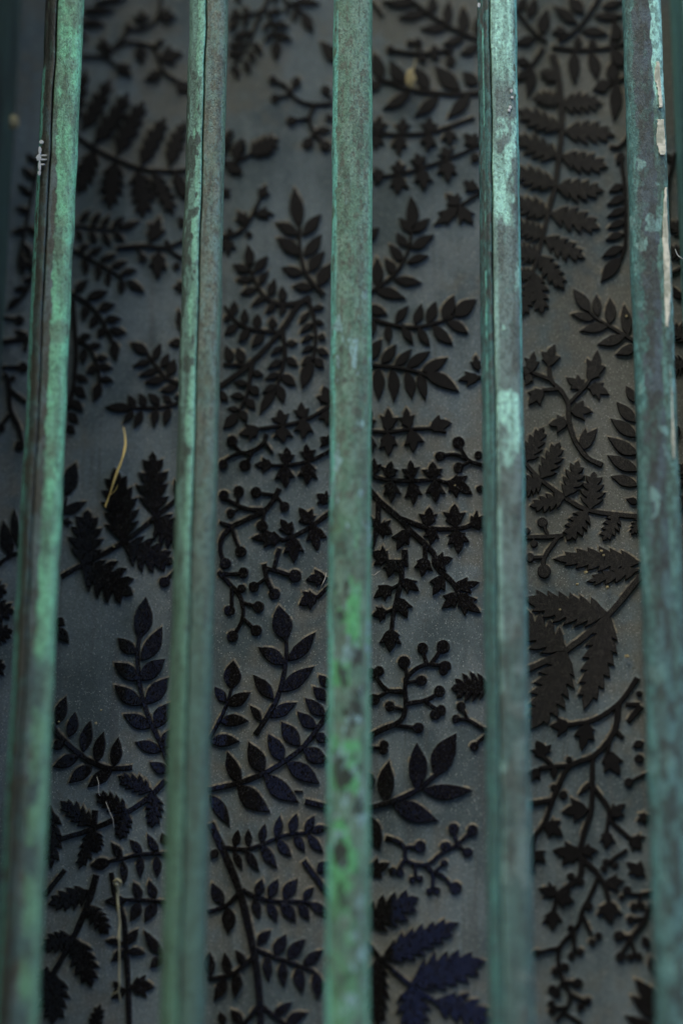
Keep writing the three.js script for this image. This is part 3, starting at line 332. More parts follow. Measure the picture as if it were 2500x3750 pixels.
sprig('w', [[14, 13, 2294, 3112, 2245, 3144, 2228, 3160], [13, 12, 2390, 3268, 2310, 3274, 2290, 3262], [13, 12, 2344, 3276, 2336, 3317], [20, 20, 2385, 3310, 2372, 3336, 2353, 3379, 2310, 3434, 2304, 3445], [12, 12, 2355, 3362, 2307, 3369], [13, 12, 2312, 3430, 2265, 3427], [15, 14, 2304, 3437, 2275, 3495], [15, 13, 2308, 3438, 2325, 3500]],
  { b: [2219, 3157, 14, 2249, 3167, 14, 2210, 3180, 13, 2294, 3261, 17, 2275, 3287, 11, 2320, 3320, 15, 2349, 3320, 14, 2307, 3369, 16, 2265, 3427, 20, 2271, 3502, 19, 2336, 3502, 15, 2307, 3505, 15], l: [2360, 3210, 2290, 3158, 68], s: [2353, 3428, 2378, 3475, 30] });
sprig('w', [[15, 15, 2440, 3500, 2420, 3790]], { s: [2410, 3690, 2320, 3583, 52, 2410, 3735, 2307, 3645, 50, 2400, 3770, 2284, 3717, 42, 2400, 3570, 2376, 3500, 32] });
// beside the left post and the right post
sprig('w', [[13, 11, 150, 560, 125, 700, 70, 960]], { s: [140, 600, 100, 560, 24, 132, 660, 84, 610, 24, 122, 720, 70, 670, 24, 112, 780, 60, 760, 24, 100, 840, 46, 850, 24, 90, 890, 120, 960, 26, 104, 830, 150, 870, 26, 80, 930, 88, 1010, 28] });
sprig('w', [[13, 11, 140, 930, 100, 1070, 60, 1110]], { s: [105, 1060, 52, 1060, 24, 80, 1092, 30, 1135, 26, 128, 980, 82, 960, 24, 120, 1030, 86, 1022, 24] });
sprig('w', [[12, 11, 15, 1165, 75, 1172], [20, 18, 10, 1255, 105, 1240], [16, 15, 105, 1240, 92, 1285], [14, 13, 10, 1345, 88, 1345], [18, 15, 20, 1370, 35, 1400, 40, 1500, 70, 1560, 85, 1630], [16, 14, 42, 1430, 100, 1475], [14, 12, 36, 1520, 8, 1560]], { b: [75, 1174, 18, 88, 1346, 19, 76, 1634, 18, 8, 1568, 15], s: [108, 1238, 56, 1210, 22, 40, 1385, 62, 1390, 24] });
sprig('p', [[16, 15, -20, 2085, 20, 2050, 70, 2025]], { s: [45, 2040, 15, 1905, 46, 74, 2005, 55, 1860, 30], v: [-60, 2150, 28, 2170, 70, -60, 2220, 56, 2240, 90, -50, 2330, 50, 2310, 76, -60, 2450, 24, 2440, 80] });
sprig('w', [[14, 13, 2470, 560, 2440, 700, 2448, 840]], { s: [2460, 600, 2425, 560, 26, 2446, 700, 2430, 640, 26] });
sprig('d', [[14, 13, 2500, 980, 2440, 1010]], { v: [2520, 860, 2440, 820, 60, 2520, 940, 2436, 920, 60], s: [2490, 1100, 2462, 1050, 28] });
sprig('d', [[14, 13, 2520, 1160, 2450, 1260, 2446, 1380]], { v: [2520, 1250, 2452, 1190, 60, 2510, 1330, 2440, 1350, 70], s: [2480, 1560, 2466, 1620, 28] });
sprig('d', [[14, 13, 2540, 1700, 2480, 1800, 2470, 1900]], { v: [2540, 1760, 2478, 1700, 60, 2530, 1830, 2470, 1860, 64] });

// ---------------------------------------------------------------- the panel itself
{
  const panel = thing('carved_stone_panel', 'dark stone panel carved with raised black leaf and berry sprigs, behind the green bars', 'panel');
  panel.rotation.y = -LEAN;
  const slab = new THREE.BoxGeometry(0.46, 1.5, 0.06), p = slab.attributes.position, uv = slab.attributes.uv;
  for (let i = 0; i < p.count; i++) uv.setXY(i, p.getX(i) / SLAB[0] + 0.5, p.getY(i) / SLAB[1] + 0.5);
  slab.translate(0, 0, -0.03);
  mesh('slab', slab, blasted, panel);
  const pieces = [];
  for (const s of sprigs) {
    const mats = [stone[s.finish], cutEdge, blasted, ledgeDust], kinds = Object.keys(s.leaves);
    const kind = kinds.find((k) => k !== 's' && k !== 'b') ?? (kinds.includes('b') && !(kinds.includes('s') && s.leaves.s.length > s.leaves.b.length) ? 'b' : kinds[0] ?? 's');
    const stem = mesh(kinds.length ? SPRIG[kind] : 'stem', joined(s.stems.map((a) => raised(stalk(...a), s.finish === 'd'))), mats, panel);
    for (const k of kinds) for (let i = 0, [shape, step, name] = KIND[k], a = s.leaves[k]; i < a.length; i += step) {
      const q = a.slice(i, i + step);
      pieces.push({ name, q, size: step === 3 ? 4 * q[2] * q[2] : Math.hypot(q[2] - q[0], q[3] - q[1]) * q[4], shape, mats, stem });
    }
  }
  const rest = new Map();
  for (const kind of ['leaf', 'serrated_leaf', 'ivy_leaf', 'berry']) {
    const all = pieces.filter((x) => x.name === kind).sort((a, b) => b.size - a.size);
    all.forEach((x, i) => {
      if (i < 290) { mesh(x.name, joined([raised(x.shape(...x.q), x.mats[0] === dusty)]), x.mats, x.stem); return; }
      const k = x.mats[0].uuid; if (!rest.has(k)) rest.set(k, { mats: x.mats, list: [] }); rest.get(k).list.push(raised(x.shape(...x.q)));
    });
  }
  if (rest.size) {                               // the smallest leaves past three hundred, together as one part
    const list = [...rest.values()].flatMap((r) => r.list), m = mesh('small_leaves', joined(list), [worn, cutEdge, blasted, ledgeDust], panel);
    m.userData.kind = 'stuff';
  }
}

// ---------------------------------------------------------------- the grille: folded copper bars, each with its own patina and tones
const BAR_W = 0.0203, BAR_D = 0.0115, BAR_Y = [-0.42, 0.42];
const D = [0.032, 0.037, 0.028], BROWN = [0.055, 0.057, 0.043], GREY = [0.084, 0.111, 0.105], MAUVE = [0.105, 0.155, 0.13], TEAL = [0.042, 0.123, 0.106], MINT = [0.161, 0.452, 0.252], TURQ = [0.129, 0.439, 0.348], PALE = [0.323, 0.594, 0.465], OLIVE = [0.081, 0.119, 0.087], VIVID = [0.097, 0.271, 0.129], BLACK = [0.013, 0.015, 0.013];
const band = (x, a, b, s) => smoothstep(x, a - s, a + s) * (1 - smoothstep(x, b - s, b + s));
const patinas = [
  (f, y, n, m, s) => {
    const seam = 0.36;
    if (f < seam) { let c = mix(mix(D, BROWN, n), [0.045, 0.071, 0.068], smoothstep(m, 0.5, 0.7)); c = mix(c, TURQ, band(f, -1, 0.085 + 0.05 * (n - 0.5), 0.03) * smoothstep(s, 0.3, 0.5) * smoothstep(y, 230, 260) * 0.75); return mix(c, BLACK, (1 - smoothstep(y, 190, 260)) * smoothstep(m, 0.36, 0.46)); }
    const edge = 0.47 + 0.14 * (s - 0.5) + 0.1 * smoothstep(y, 250, 900);
    let c = mix([0.135, 0.335, 0.194], MINT, smoothstep(m, 0.4, 0.65));
    c = mix(c, [0.103, 0.161, 0.103], smoothstep(n, 0.55, 0.7) * 0.7);
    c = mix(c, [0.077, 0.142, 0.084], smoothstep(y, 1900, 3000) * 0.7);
    c = mix(c, mix(BROWN, GREY, smoothstep(m, 0.42, 0.6)), (1 - smoothstep(f, edge - 0.02, edge + 0.02)) * smoothstep(y, 60, 700));
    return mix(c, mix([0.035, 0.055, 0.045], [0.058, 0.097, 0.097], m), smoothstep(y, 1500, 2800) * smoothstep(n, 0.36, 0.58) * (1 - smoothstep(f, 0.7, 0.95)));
  },
  (f, y, n, m, s) => {
    if (f < 0.45) { let c = mix(mix([0.103, 0.185, 0.155], [0.120, 0.25, 0.2], m), [0.17, 0.39, 0.28], band(f, 0.25 + 0.2 * (n - 0.5) + 0.14 * (m - 0.5), 0.5, 0.02) * smoothstep(s, 0.25, 0.45)); c = mix(c, [0.042, 0.068, 0.055], smoothstep(m + 0.1 - f * 0.9, 0.46, 0.52) * smoothstep(y, 100, 400)); return mix(c, [0.055, 0.123, 0.077], smoothstep(y, 1400, 2600) * 0.85); }  // paler strip left of the seam; darker towards the bottom
    let c = mix(MAUVE, [0.110, 0.135, 0.103], smoothstep(m, 0.45, 0.55));
    c = mix(c, [0.071, 0.071, 0.045], smoothstep(s, 0.55, 0.64) * 0.7);
    c = mix(c, [0.090, 0.161, 0.103], smoothstep(f, 0.86, 0.98) * 0.8 + 0.3 * smoothstep(n, 0.52, 0.66));
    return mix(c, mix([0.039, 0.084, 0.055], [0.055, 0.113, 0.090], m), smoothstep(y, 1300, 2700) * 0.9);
  },
  (f, y, n, m, s) => {
    let c = mix([0.077, 0.152, 0.097], [0.113, 0.194, 0.135], smoothstep(m, 0.4, 0.6));
    c = mix(c, [0.068, 0.074, 0.052], smoothstep(s, 0.56, 0.68) * 0.7);
    c = mix(c, TURQ, (1 - smoothstep(f, 0.1, 0.15 + 0.06 * (n - 0.5))) * smoothstep(m + 0.15, 0.45, 0.6) * 0.75);
    c = mix(c, MINT, smoothstep(f, 0.86, 0.97) * 0.5);
    const low = smoothstep(y, 1850, 2150) * (1 - 0.6 * smoothstep(y, 3150, 3500)), blot = fbm(f * 3 + 1, y / 95, 205, 4);
    c = mix(c, [0.075, 0.29, 0.105], low * smoothstep(blot, 0.47, 0.55) * band(f, 0.08, 0.74, 0.1));
    c = mix(c, [0.016, 0.026, 0.015], low * smoothstep(fbm(f * 3 + 9, y / 80, 215, 3), 0.54, 0.62) * band(f, 0.12, 0.85, 0.1));
    return mix(c, [0.181, 0.303, 0.290], smoothstep(fbm(f * 5 + 3, y / 60, 225, 3), 0.68, 0.76) * smoothstep(y, 900, 1300));
  },
  (f, y, n, m, s) => {
    if (f < 0.3) { let c = mix([0.026, 0.065, 0.054], [0.039, 0.048, 0.040], smoothstep(m, 0.45, 0.6)); c = mix(c, TEAL, smoothstep(s, 0.45, 0.6)); c = mix(c, TURQ, band(f, 0.07, 0.14, 0.02) * smoothstep(fbm(f * 2, y / 60, 231, 3), 0.42, 0.55)); return mix(c, [0.058, 0.142, 0.123], smoothstep(y, 1000, 1800) * 0.6); }
    const lump = fbm(f * 1.6 + 2, y / 150, 235, 5);
    let c = mix([0.110, 0.152, 0.139], [0.123, 0.174, 0.145], m);
    c = mix(c, PALE, Math.max((1 - smoothstep(y + 160 * (n - 0.5), 230, 380)) * (1 - 0.7 * smoothstep(f, 0.75, 0.95)), smoothstep(lump + 0.12 * (s - 0.5), 0.56, 0.68) * (1 - smoothstep(y, 1700, 2400)), (1 - smoothstep(f, 0.38, 0.45)) * 0.45));
    c = mix(c, [0.077, 0.103, 0.065], smoothstep(f, 0.78, 0.92) * smoothstep(s, 0.55, 0.66));
    c = mix(c, TURQ, smoothstep(f, 0.93, 0.99) * 0.7);
    c = mix(c, [0.055, 0.061, 0.045], smoothstep(fbm(f * 2.5 + 4, y / 120, 238, 4), 0.55, 0.66) * smoothstep(y, 700, 1300) * 0.75);
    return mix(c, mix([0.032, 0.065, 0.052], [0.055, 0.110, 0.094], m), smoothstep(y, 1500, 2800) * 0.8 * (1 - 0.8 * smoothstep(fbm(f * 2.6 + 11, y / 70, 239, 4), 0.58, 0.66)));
  },
  (f, y, n, m, s) => {
    let c = mix([0.027, 0.035, 0.030], [0.048, 0.068, 0.073], smoothstep(m, 0.42, 0.62));
    c = mix(c, mix(TEAL, [0.090, 0.232, 0.200], smoothstep(s, 0.5, 0.7)), (1 - smoothstep(f + 0.35 * (m - 0.5), 0.19, 0.27)) * 0.9);
    const right = smoothstep(f, 0.64 + 0.18 * (m - 0.5), 0.68 + 0.18 * (m - 0.5));
    c = mix(c, mix(PALE, [0.155, 0.284, 0.219], smoothstep(s, 0.52, 0.66)), right * (1 - smoothstep(y + 150 * (n - 0.5), 330, 430)));
    c = mix(c, mix([0.045, 0.087, 0.052], [0.090, 0.194, 0.142], smoothstep(s, 0.45, 0.6)), right * smoothstep(y, 330, 430) * 0.9);
    c = mix(c, [0.155, 0.284, 0.245], smoothstep(fbm(f * 3 + 7, y / 75, 245, 4), 0.64, 0.7) * smoothstep(y, 300, 700) * 0.8);
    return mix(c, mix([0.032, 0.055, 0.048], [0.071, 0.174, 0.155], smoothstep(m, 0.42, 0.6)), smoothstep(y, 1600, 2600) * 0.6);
  },
];
const seams = [0.36, 0.455, 0, 0.3, 0], barX = [145, 714, 1282, 1848, 2418];
const rowAt = (() => { const a = []; for (let k = 0; k <= 60; k++) { const py = -1200 + k * 100; a.push([on(1250, py, GAP)[1], py]); } return (y) => { for (let k = 1; k < a.length; k++) if (y >= a[k][0]) return lerp(a[k - 1][1], a[k][1], (y - a[k - 1][0]) / (a[k][0] - a[k - 1][0])); return 4700; }; })();
const scale = texture(512, 512, THREE.RepeatWrapping, false, (u, v) => 0.5 * fbm(u * 60, v * 60, 91, 4) + 0.3 * fbm(u * 16, v * 16, 92, 3) + 0.2 * (1 - smoothstep(fbm(u * 90, v * 90, 93, 2), 0.2, 0.34)));
scale.repeat.set(1.2, 14);
function patinaMaterial(k) {
  const rough = (f, y) => fbm(f * 3, y / 60, 300 + k * 9, 4);
  return new THREE.MeshPhysicalMaterial({
    roughness: 0.62, bumpMap: scale, bumpScale: 0.0005, specularIntensity: 0.8,
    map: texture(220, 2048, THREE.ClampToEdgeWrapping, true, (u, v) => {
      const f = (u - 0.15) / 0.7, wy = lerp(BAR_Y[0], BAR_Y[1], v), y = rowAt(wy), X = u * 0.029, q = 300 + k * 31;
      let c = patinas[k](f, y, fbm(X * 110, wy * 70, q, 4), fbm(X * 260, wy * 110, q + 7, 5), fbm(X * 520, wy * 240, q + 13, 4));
      const fine = fbm(X * 1500, wy * 1300, q + 19, 2), pit = smoothstep(fbm(X * 1100, wy * 1100, q + 23, 2), 0.76, 0.84);
      const film = smoothstep(fbm(X * 330 + 5, wy * 42, q + 29, 5), 0.5, 0.66), grit = smoothstep(fbm(X * 800, wy * 620, q + 37, 3), 0.56, 0.66);
      const bare = (c[0] + c[1]) * 0.5;
      c = mix(c, [0.034, 0.04, 0.03], film * 0.42);
      c = mix(c, [0.05 + bare * 0.4, 0.15 + bare * 0.5, 0.115 + bare * 0.45], smoothstep(fbm(X * 420 + 9, wy * 170, q + 41, 4), 0.58, 0.68) * 0.25);
      c = c.map((x) => x * 1.14 * (0.7 + 0.6 * fine) * (1 - 0.34 * grit));
      return mix(c, [0.03, 0.032, 0.022], pit * 0.75);
    }),
  });
}
const grille = thing('copper_grille', 'row of five upright verdigris copper bars standing in front of the carved panel', 'grille');
function makeBar(k) {
  const [cx] = on(barX[k], 1875, GAP), w = BAR_W, seam = seams[k], slope = k === 0 || k === 3 ? 0.0024 : k === 1 ? 0.002 : 0;
  const section = (y) => {
    const j = (s, a) => (fbm(y * 55, s, 401 + k, 3) - 0.5) * a, q = [], r = 0.0042, L = -w / 2 + j(1, 0.001), R = w / 2 + j(2, 0.001), sx = L + seam * w + j(3, 0.0005);
    q.push([L + 0.0024, -BAR_D]);
    for (let i = 0; i <= 4; i++) { const a = (i / 4) * Math.PI / 2; q.push([L + r * (1 - Math.cos(a)), -slope - 1.25 * r * (1 - Math.sin(a)) + j(4, 0.0003)]); }
    if (seam) {
      const g = 0.00033 + Math.abs(j(5, 0.0005));
      q.push([lerp(L, sx, k === 1 ? 0.62 : 0.5), -slope * (k === 1 ? 0.1 : 0.35) + j(6, 0.0003)], [sx - g - 0.0006, 0.0001 + j(7, 0.0003)], [sx - g, -0.0005], [sx - g, -0.0042], [sx + g, -0.0042], [sx + g, -0.0006 + j(8, 0.0002)], [sx + g + 0.0006, j(9, 0.0003)], [(sx + R) / 2, 0.0002 + j(10, 0.0004)]);
    } else q.push([lerp(L, R, 0.3), 0.0009 + j(6, 0.0004)], [lerp(L, R, 0.5), 0.0013 + j(7, 0.0004)], [lerp(L, R, 0.7), 0.0009 + j(8, 0.0004)]);
    for (let i = 4; i >= 0; i--) { const a = (i / 4) * Math.PI / 2; q.push([R - r * (1 - Math.cos(a)), -1.25 * r * (1 - Math.sin(a)) + j(11, 0.0003)]); }
    q.push([R - 0.0024, -BAR_D]);
    return q;
  };
  const N = 150, pos = [], uv = [], index = [];
  let n = 0;
  for (let i = 0; i <= N; i++) { const y = lerp(BAR_Y[0], BAR_Y[1], i / N), q = section(y); n = q.length;
    for (const [x, z] of q) { pos.push(x, y, z); const d = Math.max(0, -z - 0.001) * 0.7 / w; uv.push(0.5 + 0.7 * x / w + (x < -w * 0.42 ? -d : x > w * 0.42 ? d : 0), i / N); } }
  for (let i = 0; i < N; i++) for (let j = 0; j < n; j++) { const a = i * n + j, b = i * n + (j + 1) % n; index.push(a, b, a + n, b, b + n, a + n); }
  const g = new THREE.BufferGeometry();
  g.setAttribute('position', new THREE.Float32BufferAttribute(pos, 3)); g.setAttribute('uv', new THREE.Float32BufferAttribute(uv, 2)); g.setIndex(index.map((_, i, a) => a[i - (i % 3) + [0, 2, 1][i % 3]]));
  g.computeVertexNormals();
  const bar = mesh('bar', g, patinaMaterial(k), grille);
  bar.position.set(cx, 0, GAP + 0.001);
  bar.userData.label = ['bar with an open seam, dark on its left and mint green on its right', 'bar with a black open seam and a bright mint strip beside it', 'seamless middle bar with vivid green patches low down', 'bar with an open seam, dark teal on its left and pale mint on its right', 'dark mottled bar with a pale peeling strip on its right edge'][k];
  return bar;
}
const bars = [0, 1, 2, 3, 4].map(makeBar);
{
  const rail = new THREE.MeshPhysicalMaterial({ color: new THREE.Color().setRGB(0.1, 0.16, 0.13), roughness: 0.65, bumpMap: scale, bumpScale: 0.0006 });
  for (const y of [-0.426, 0.426]) { const r = mesh('rail', new THREE.BoxGeometry(0.5, 0.012, 0.012), rail, grille); r.position.set(0.01, y, GAP - 0.006); }
}
// chips and peeling film on bars: thin lumps that follow the front of a bar
function flake(name, bar, pts, z, thick, material, parent) {       // pts: outline in photograph pixels
  const s = new THREE.Shape(pts.map(([x, y]) => { const p = on(x, y, GAP + z); return new THREE.Vector2(p[0] - bar.position.x, p[1]); }));
  const g = new THREE.ExtrudeGeometry(s, { depth: thick, bevelEnabled: true, bevelThickness: thick * 0.6, bevelSize: 0.0002, bevelSegments: 2, curveSegments: 3 });
  g.translate(0, 0, z - 0.001);
  return mesh(name, g, material, parent);
}
const blob = (x, y, rx, ry, n = 14, wob = 0.35) => Array.from({ length: n }, (_, i) => { const a = (i / n) * 2 * Math.PI, k = 1 - wob / 2 + wob * rnd(); return [x + Math.cos(a) * rx * k, y + Math.sin(a) * ry * k]; });
{
  const cream = new THREE.MeshPhysicalMaterial({ roughness: 0.5, map: texture(64, 256, THREE.RepeatWrapping, true, (u, v) => mix([0.3, 0.3, 0.22], [0.62, 0.58, 0.45], smoothstep(fbm(u * 6, v * 20, 501, 4), 0.3, 0.6))), bumpMap: scale, bumpScale: 0.0002 });
  cream.map.repeat.set(60, 12);
  const strip = (rows) => { const q = []; for (let i = 0; i < rows.length - 1; i++) for (let k = 0; k < 5; k++) { const t = k / 5, m = (a) => lerp(rows[i][a], rows[i + 1][a], t); q.push([m(0), m(1) + 5 * (rnd() - 0.4), m(2) - 3 * rnd()]); } return [...q.map(([y, l]) => [l, y]), ...q.slice().reverse().map(([y, , r]) => [r, y])]; };
  flake('peeling_strip', bars[4], strip([[228, 2404, 2412], [250, 2397, 2415], [300, 2398, 2416], [330, 2407, 2419], [370, 2411, 2423], [400, 2413, 2424]]), 0.0012, 0.0004, cream, bars[4]);
  flake('peeling_strip', bars[4], strip([[440, 2406, 2428], [480, 2404, 2431], [520, 2402, 2434], [550, 2410, 2436], [572, 2418, 2434]]), 0.0012, 0.0004, cream, bars[4]);
  flake('peeling_strip', bars[4], strip([[690, 2431, 2439], [760, 2430, 2440], [860, 2424, 2444], [960, 2428, 2450], [1060, 2431, 2453], [1150, 2432, 2449], [1210, 2434, 2444]]), 0.0005, 0.0006, cream, bars[4]);
  flake('peeling_strip', bars[4], strip([[1330, 2438, 2449], [1400, 2440, 2456], [1480, 2446, 2460], [1600, 2452, 2468], [1700, 2456, 2468]]), -0.0002, 0.0006, cream, bars[4]);
}
const chalk = new THREE.MeshPhysicalMaterial({ color: new THREE.Color().setRGB(0.42, 0.43, 0.41), roughness: 0.8, bumpMap: scale, bumpScale: 0.0003 });
function dropping(label, bar, list) {
  const t = thing('bird_dropping', label, 'bird dropping', [bar.position.x, 0, bar.position.z]);
  for (const [x, y, rx, ry] of list) flake('splash', bar, blob(x, y, rx, ry), 0.0013, 0.0003, chalk, t);
}
dropping('white splash of bird dropping on the left edge of the leftmost bar', bars[0], [[143, 578, 8, 11], [147, 552, 4, 14], [153, 521, 7, 6], [146, 610, 4, 18], [145, 634, 4, 8], [158, 585, 14, 2.2], [156, 603, 9, 1.6], [160, 570, 12, 1.5]]);
dropping('white lumps of bird dropping in the middle of the rightmost bar', bars[4], [[2360, 470, 5, 9], [2366, 487, 8, 8], [2376, 503, 10, 19], [2391, 482, 7, 12], [2371, 520, 5, 7], [2384, 558, 4, 10], [2388, 578, 3, 9]]);
dropping('small white specks of bird dropping near the top of the second bar from right', bars[3], [[1871, 334, 4, 6], [1874, 358, 4, 4], [1867, 394, 4, 5], [1862, 405, 4, 5], [1752, 20, 4, 8]]);

// ---------------------------------------------------------------- the posts that the panel stands between
const frameSkin = (s, a, b, c) => new THREE.MeshPhysicalMaterial({ roughness: 0.68, bumpMap: scale, bumpScale: 0.0006, map: (() => { const t = texture(512, 1024, THREE.RepeatWrapping, true, (u, v) => {
  const n = fbm(u * 14, v * 22, s, 5), m = fbm(u * 50, v * 60, s + 5, 4), k = mix(mix(a, b, smoothstep(n, 0.38, 0.62)), c, smoothstep(m, 0.56, 0.68) * 0.6); return k.map((x) => x * (0.75 + 0.5 * fbm(u * 200, v * 260, s + 9, 2))); }); t.repeat.set(1, 1); return t; })() });
function post(label, x, side, deep, skin) {
  const t = thing('copper_post', label, 'post', [x, 0, 0]);
  const g = new THREE.BoxGeometry(0.09, 1.5, deep + 0.06, 1, 1, 1);
  g.translate(side * 0.045, 0, (deep - 0.06) / 2);
  mesh('casing', g, skin, t);
}
{
  const left = over(62, 300, 0).x, right = over(2462, 300, 0).x;
  post('copper post with shade put into its dark green colour, along the left side of the carved panel', left, -1, 0.13, frameSkin(601, [0.018, 0.03, 0.025], [0.03, 0.06, 0.047], [0.05, 0.095, 0.07]));  // the unlit look of this side is painted into the copper colour
  post('teal copper post along the right side of the carved panel', right, 1, 0.06, frameSkin(611, [0.07, 0.17, 0.15], [0.1, 0.25, 0.21], [0.17, 0.36, 0.3]));  // same copper, painted lighter as the lit side
}

// ---------------------------------------------------------------- what has caught on the carving
const lin = (r, g, b) => new THREE.Color().setRGB(r, g, b);
const straw = new THREE.MeshPhysicalMaterial({ roughness: 0.6, color: lin(0.78, 0.56, 0.17) }), thread = new THREE.MeshPhysicalMaterial({ roughness: 0.85, color: lin(0.36, 0.33, 0.2) }), husk = new THREE.MeshPhysicalMaterial({ roughness: 0.85, color: lin(0.42, 0.34, 0.17), bumpMap: scale, bumpScale: 0.0004 }), silk = new THREE.MeshPhysicalMaterial({ roughness: 0.7, color: lin(0.45, 0.42, 0.36) });
function strand(pts, widths, flat = 1) {         // a tapering, slightly flattened tube through photograph points at given heights over the panel
  const c = new THREE.CatmullRomCurve3(pts.map(([x, y, z]) => over(x, y, z))), n = pts.length * 6, m = 8, pos = [], index = [];
  for (let i = 0; i <= n; i++) { const t = i / n, q = c.getPoint(t), d = c.getTangent(t), s = new THREE.Vector3(-d.y, d.x, 0).normalize(), k = t * (widths.length - 1), a = Math.min(widths.length - 2, Math.floor(k)), r = lerp(widths[a], widths[a + 1], k - a) * PX / 2;
    for (let j = 0; j < m; j++) { const b = (j / m) * 2 * Math.PI; pos.push(q.x + s.x * Math.cos(b) * r, q.y + s.y * Math.cos(b) * r, q.z + Math.sin(b) * r * flat); } }
  for (let i = 0; i < n; i++) for (let j = 0; j < m; j++) { const a = i * m + j, b = i * m + (j + 1) % m; index.push(a, b, a + m, b, b + m, a + m); }
  const g = new THREE.BufferGeometry();
  g.setAttribute('position', new THREE.Float32BufferAttribute(pos, 3)); g.setIndex(index); g.computeVertexNormals();
  g.setAttribute('uv', new THREE.Float32BufferAttribute(new Float32Array(pos.length / 3 * 2), 2));
  return g;
}
{
  const t = thing('dry_grass_stalk', 'golden dry grass stalk lying over a serrated leaf left of centre', 'grass stalk');
  mesh('blade', strand([[452, 1563, 0.005], [456, 1580, 0.005], [460, 1624, 0.006], [456, 1650, 0.007], [449, 1677, 0.008], [440, 1703, 0.008], [429, 1730, 0.0075], [416, 1768, 0.007], [406, 1800, 0.006], [396, 1828, 0.005], [386, 1857, 0.0045]], [3.5, 5, 9, 10, 6, 9, 10, 7, 5, 5, 7], 0.35), straw, t);
  mesh('side_shoot', strand([[404, 1812, 0.006], [416, 1802, 0.007], [426, 1790, 0.008], [431, 1776, 0.009]], [3, 3, 2.5, 2]), straw, t);
}
{
  const t = thing('hanging_rootlet', 'pale knotted rootlet hanging straight down near the bottom left', 'rootlet');
  mesh('thread', strand([[431, 3250, 0.012], [431, 3290, 0.012], [434, 3332, 0.012], [439, 3382, 0.011], [436, 3420, 0.011], [437, 3446, 0.011], [438, 3514, 0.01], [437, 3581, 0.009], [439, 3612, 0.008]], [11, 10, 9, 7, 9, 12, 5, 5, 9, 6]), thread, t);
  const k = strand([[424, 3245, 0.012], [420, 3228, 0.013], [432, 3222, 0.014], [442, 3232, 0.014], [438, 3243, 0.013], [428, 3240, 0.015], [430, 3256, 0.013], [436, 3270, 0.012]], [8, 10, 11, 10, 9, 9, 10, 8]);
  mesh('knot', k, thread, t);
  mesh('frayed_end', strand([[439, 3612, 0.008], [430, 3632, 0.007], [414, 3640, 0.006], [407, 3652, 0.005]], [6, 5, 4, 3]), thread, t);
  mesh('frayed_end', strand([[434, 3626, 0.007], [438, 3645, 0.006], [444, 3672, 0.005]], [5, 5, 3]), thread, t);
}
function scrap(name, label, category, x, y, z, rx, ry, tail) {
  const g = new THREE.IcosahedronGeometry(1, 3), p = g.attributes.position;
  for (let i = 0; i < p.count; i++) { const k = 0.75 + 0.5 * fbm(p.getX(i) * 2 + x, p.getY(i) * 2 + p.getZ(i), 701, 4); p.setXYZ(i, p.getX(i) * k * rx * PX, p.getY(i) * k * ry * PX, p.getZ(i) * k * Math.min(rx, ry) * PX * 0.6); }
  g.computeVertexNormals();
  const p0 = over(x, y, z), t = thing(name, label, category, p0.toArray());
  mesh('body', g, husk, t);
  if (tail) { const s = strand(tail.map(([a, b]) => [a, b, z]), [7, 5, 3]); s.translate(-p0.x, -p0.y, -p0.z); mesh('tail', s, husk, t); }
}
scrap('seed_husk', 'pale yellow seed husk caught on a leaf right of the middle bar at the top', 'seed husk', 1502, 286, 0.009, 19, 42, [[1509, 262], [1516, 240], [1520, 212]]);
scrap('leaf_scrap', 'brown curled leaf scrap stuck to the dark post at the upper left edge', 'leaf scrap', 38, 447, 0.012, 36, 30);
{
  const list = [['loose curling strand over the carved leaves at the lower left', [[355, 2845, 0.006], [362, 2868, 0.007], [361, 2895, 0.007], [366, 2915, 0.006]]], ['fine yellow strand crossing the lobed leaves below the loose curl at lower left', [[388, 2936, 0.006], [398, 2962, 0.007], [405, 2980, 0.006], [414, 3000, 0.006], [417, 3030, 0.005]]],
    ['short pale strand beside the middle bar near the ivy leaf, mid height', [[1195, 2096, 0.006], [1190, 2118, 0.007], [1180, 2140, 0.007], [1172, 2156, 0.005]]], ['tiny yellow strand just right of the middle bar under an ivy leaf', [[1359, 2104, 0.005], [1370, 2106, 0.006], [1380, 2098, 0.006], [1392, 2090, 0.006]]],
    ['white hair sticking out from the right post', [[2470, 912, 0.03], [2480, 935, 0.034], [2492, 945, 0.036], [2503, 952, 0.036]]]];
  for (const [label, pts] of list) { const w = label.startsWith('white') ? 5 : 3.2; tag(mesh('fine_strand', strand(pts, [w * 0.6, w, w * 0.6]), label.startsWith('white') ? chalk : silk), label, 'strand'); }
}
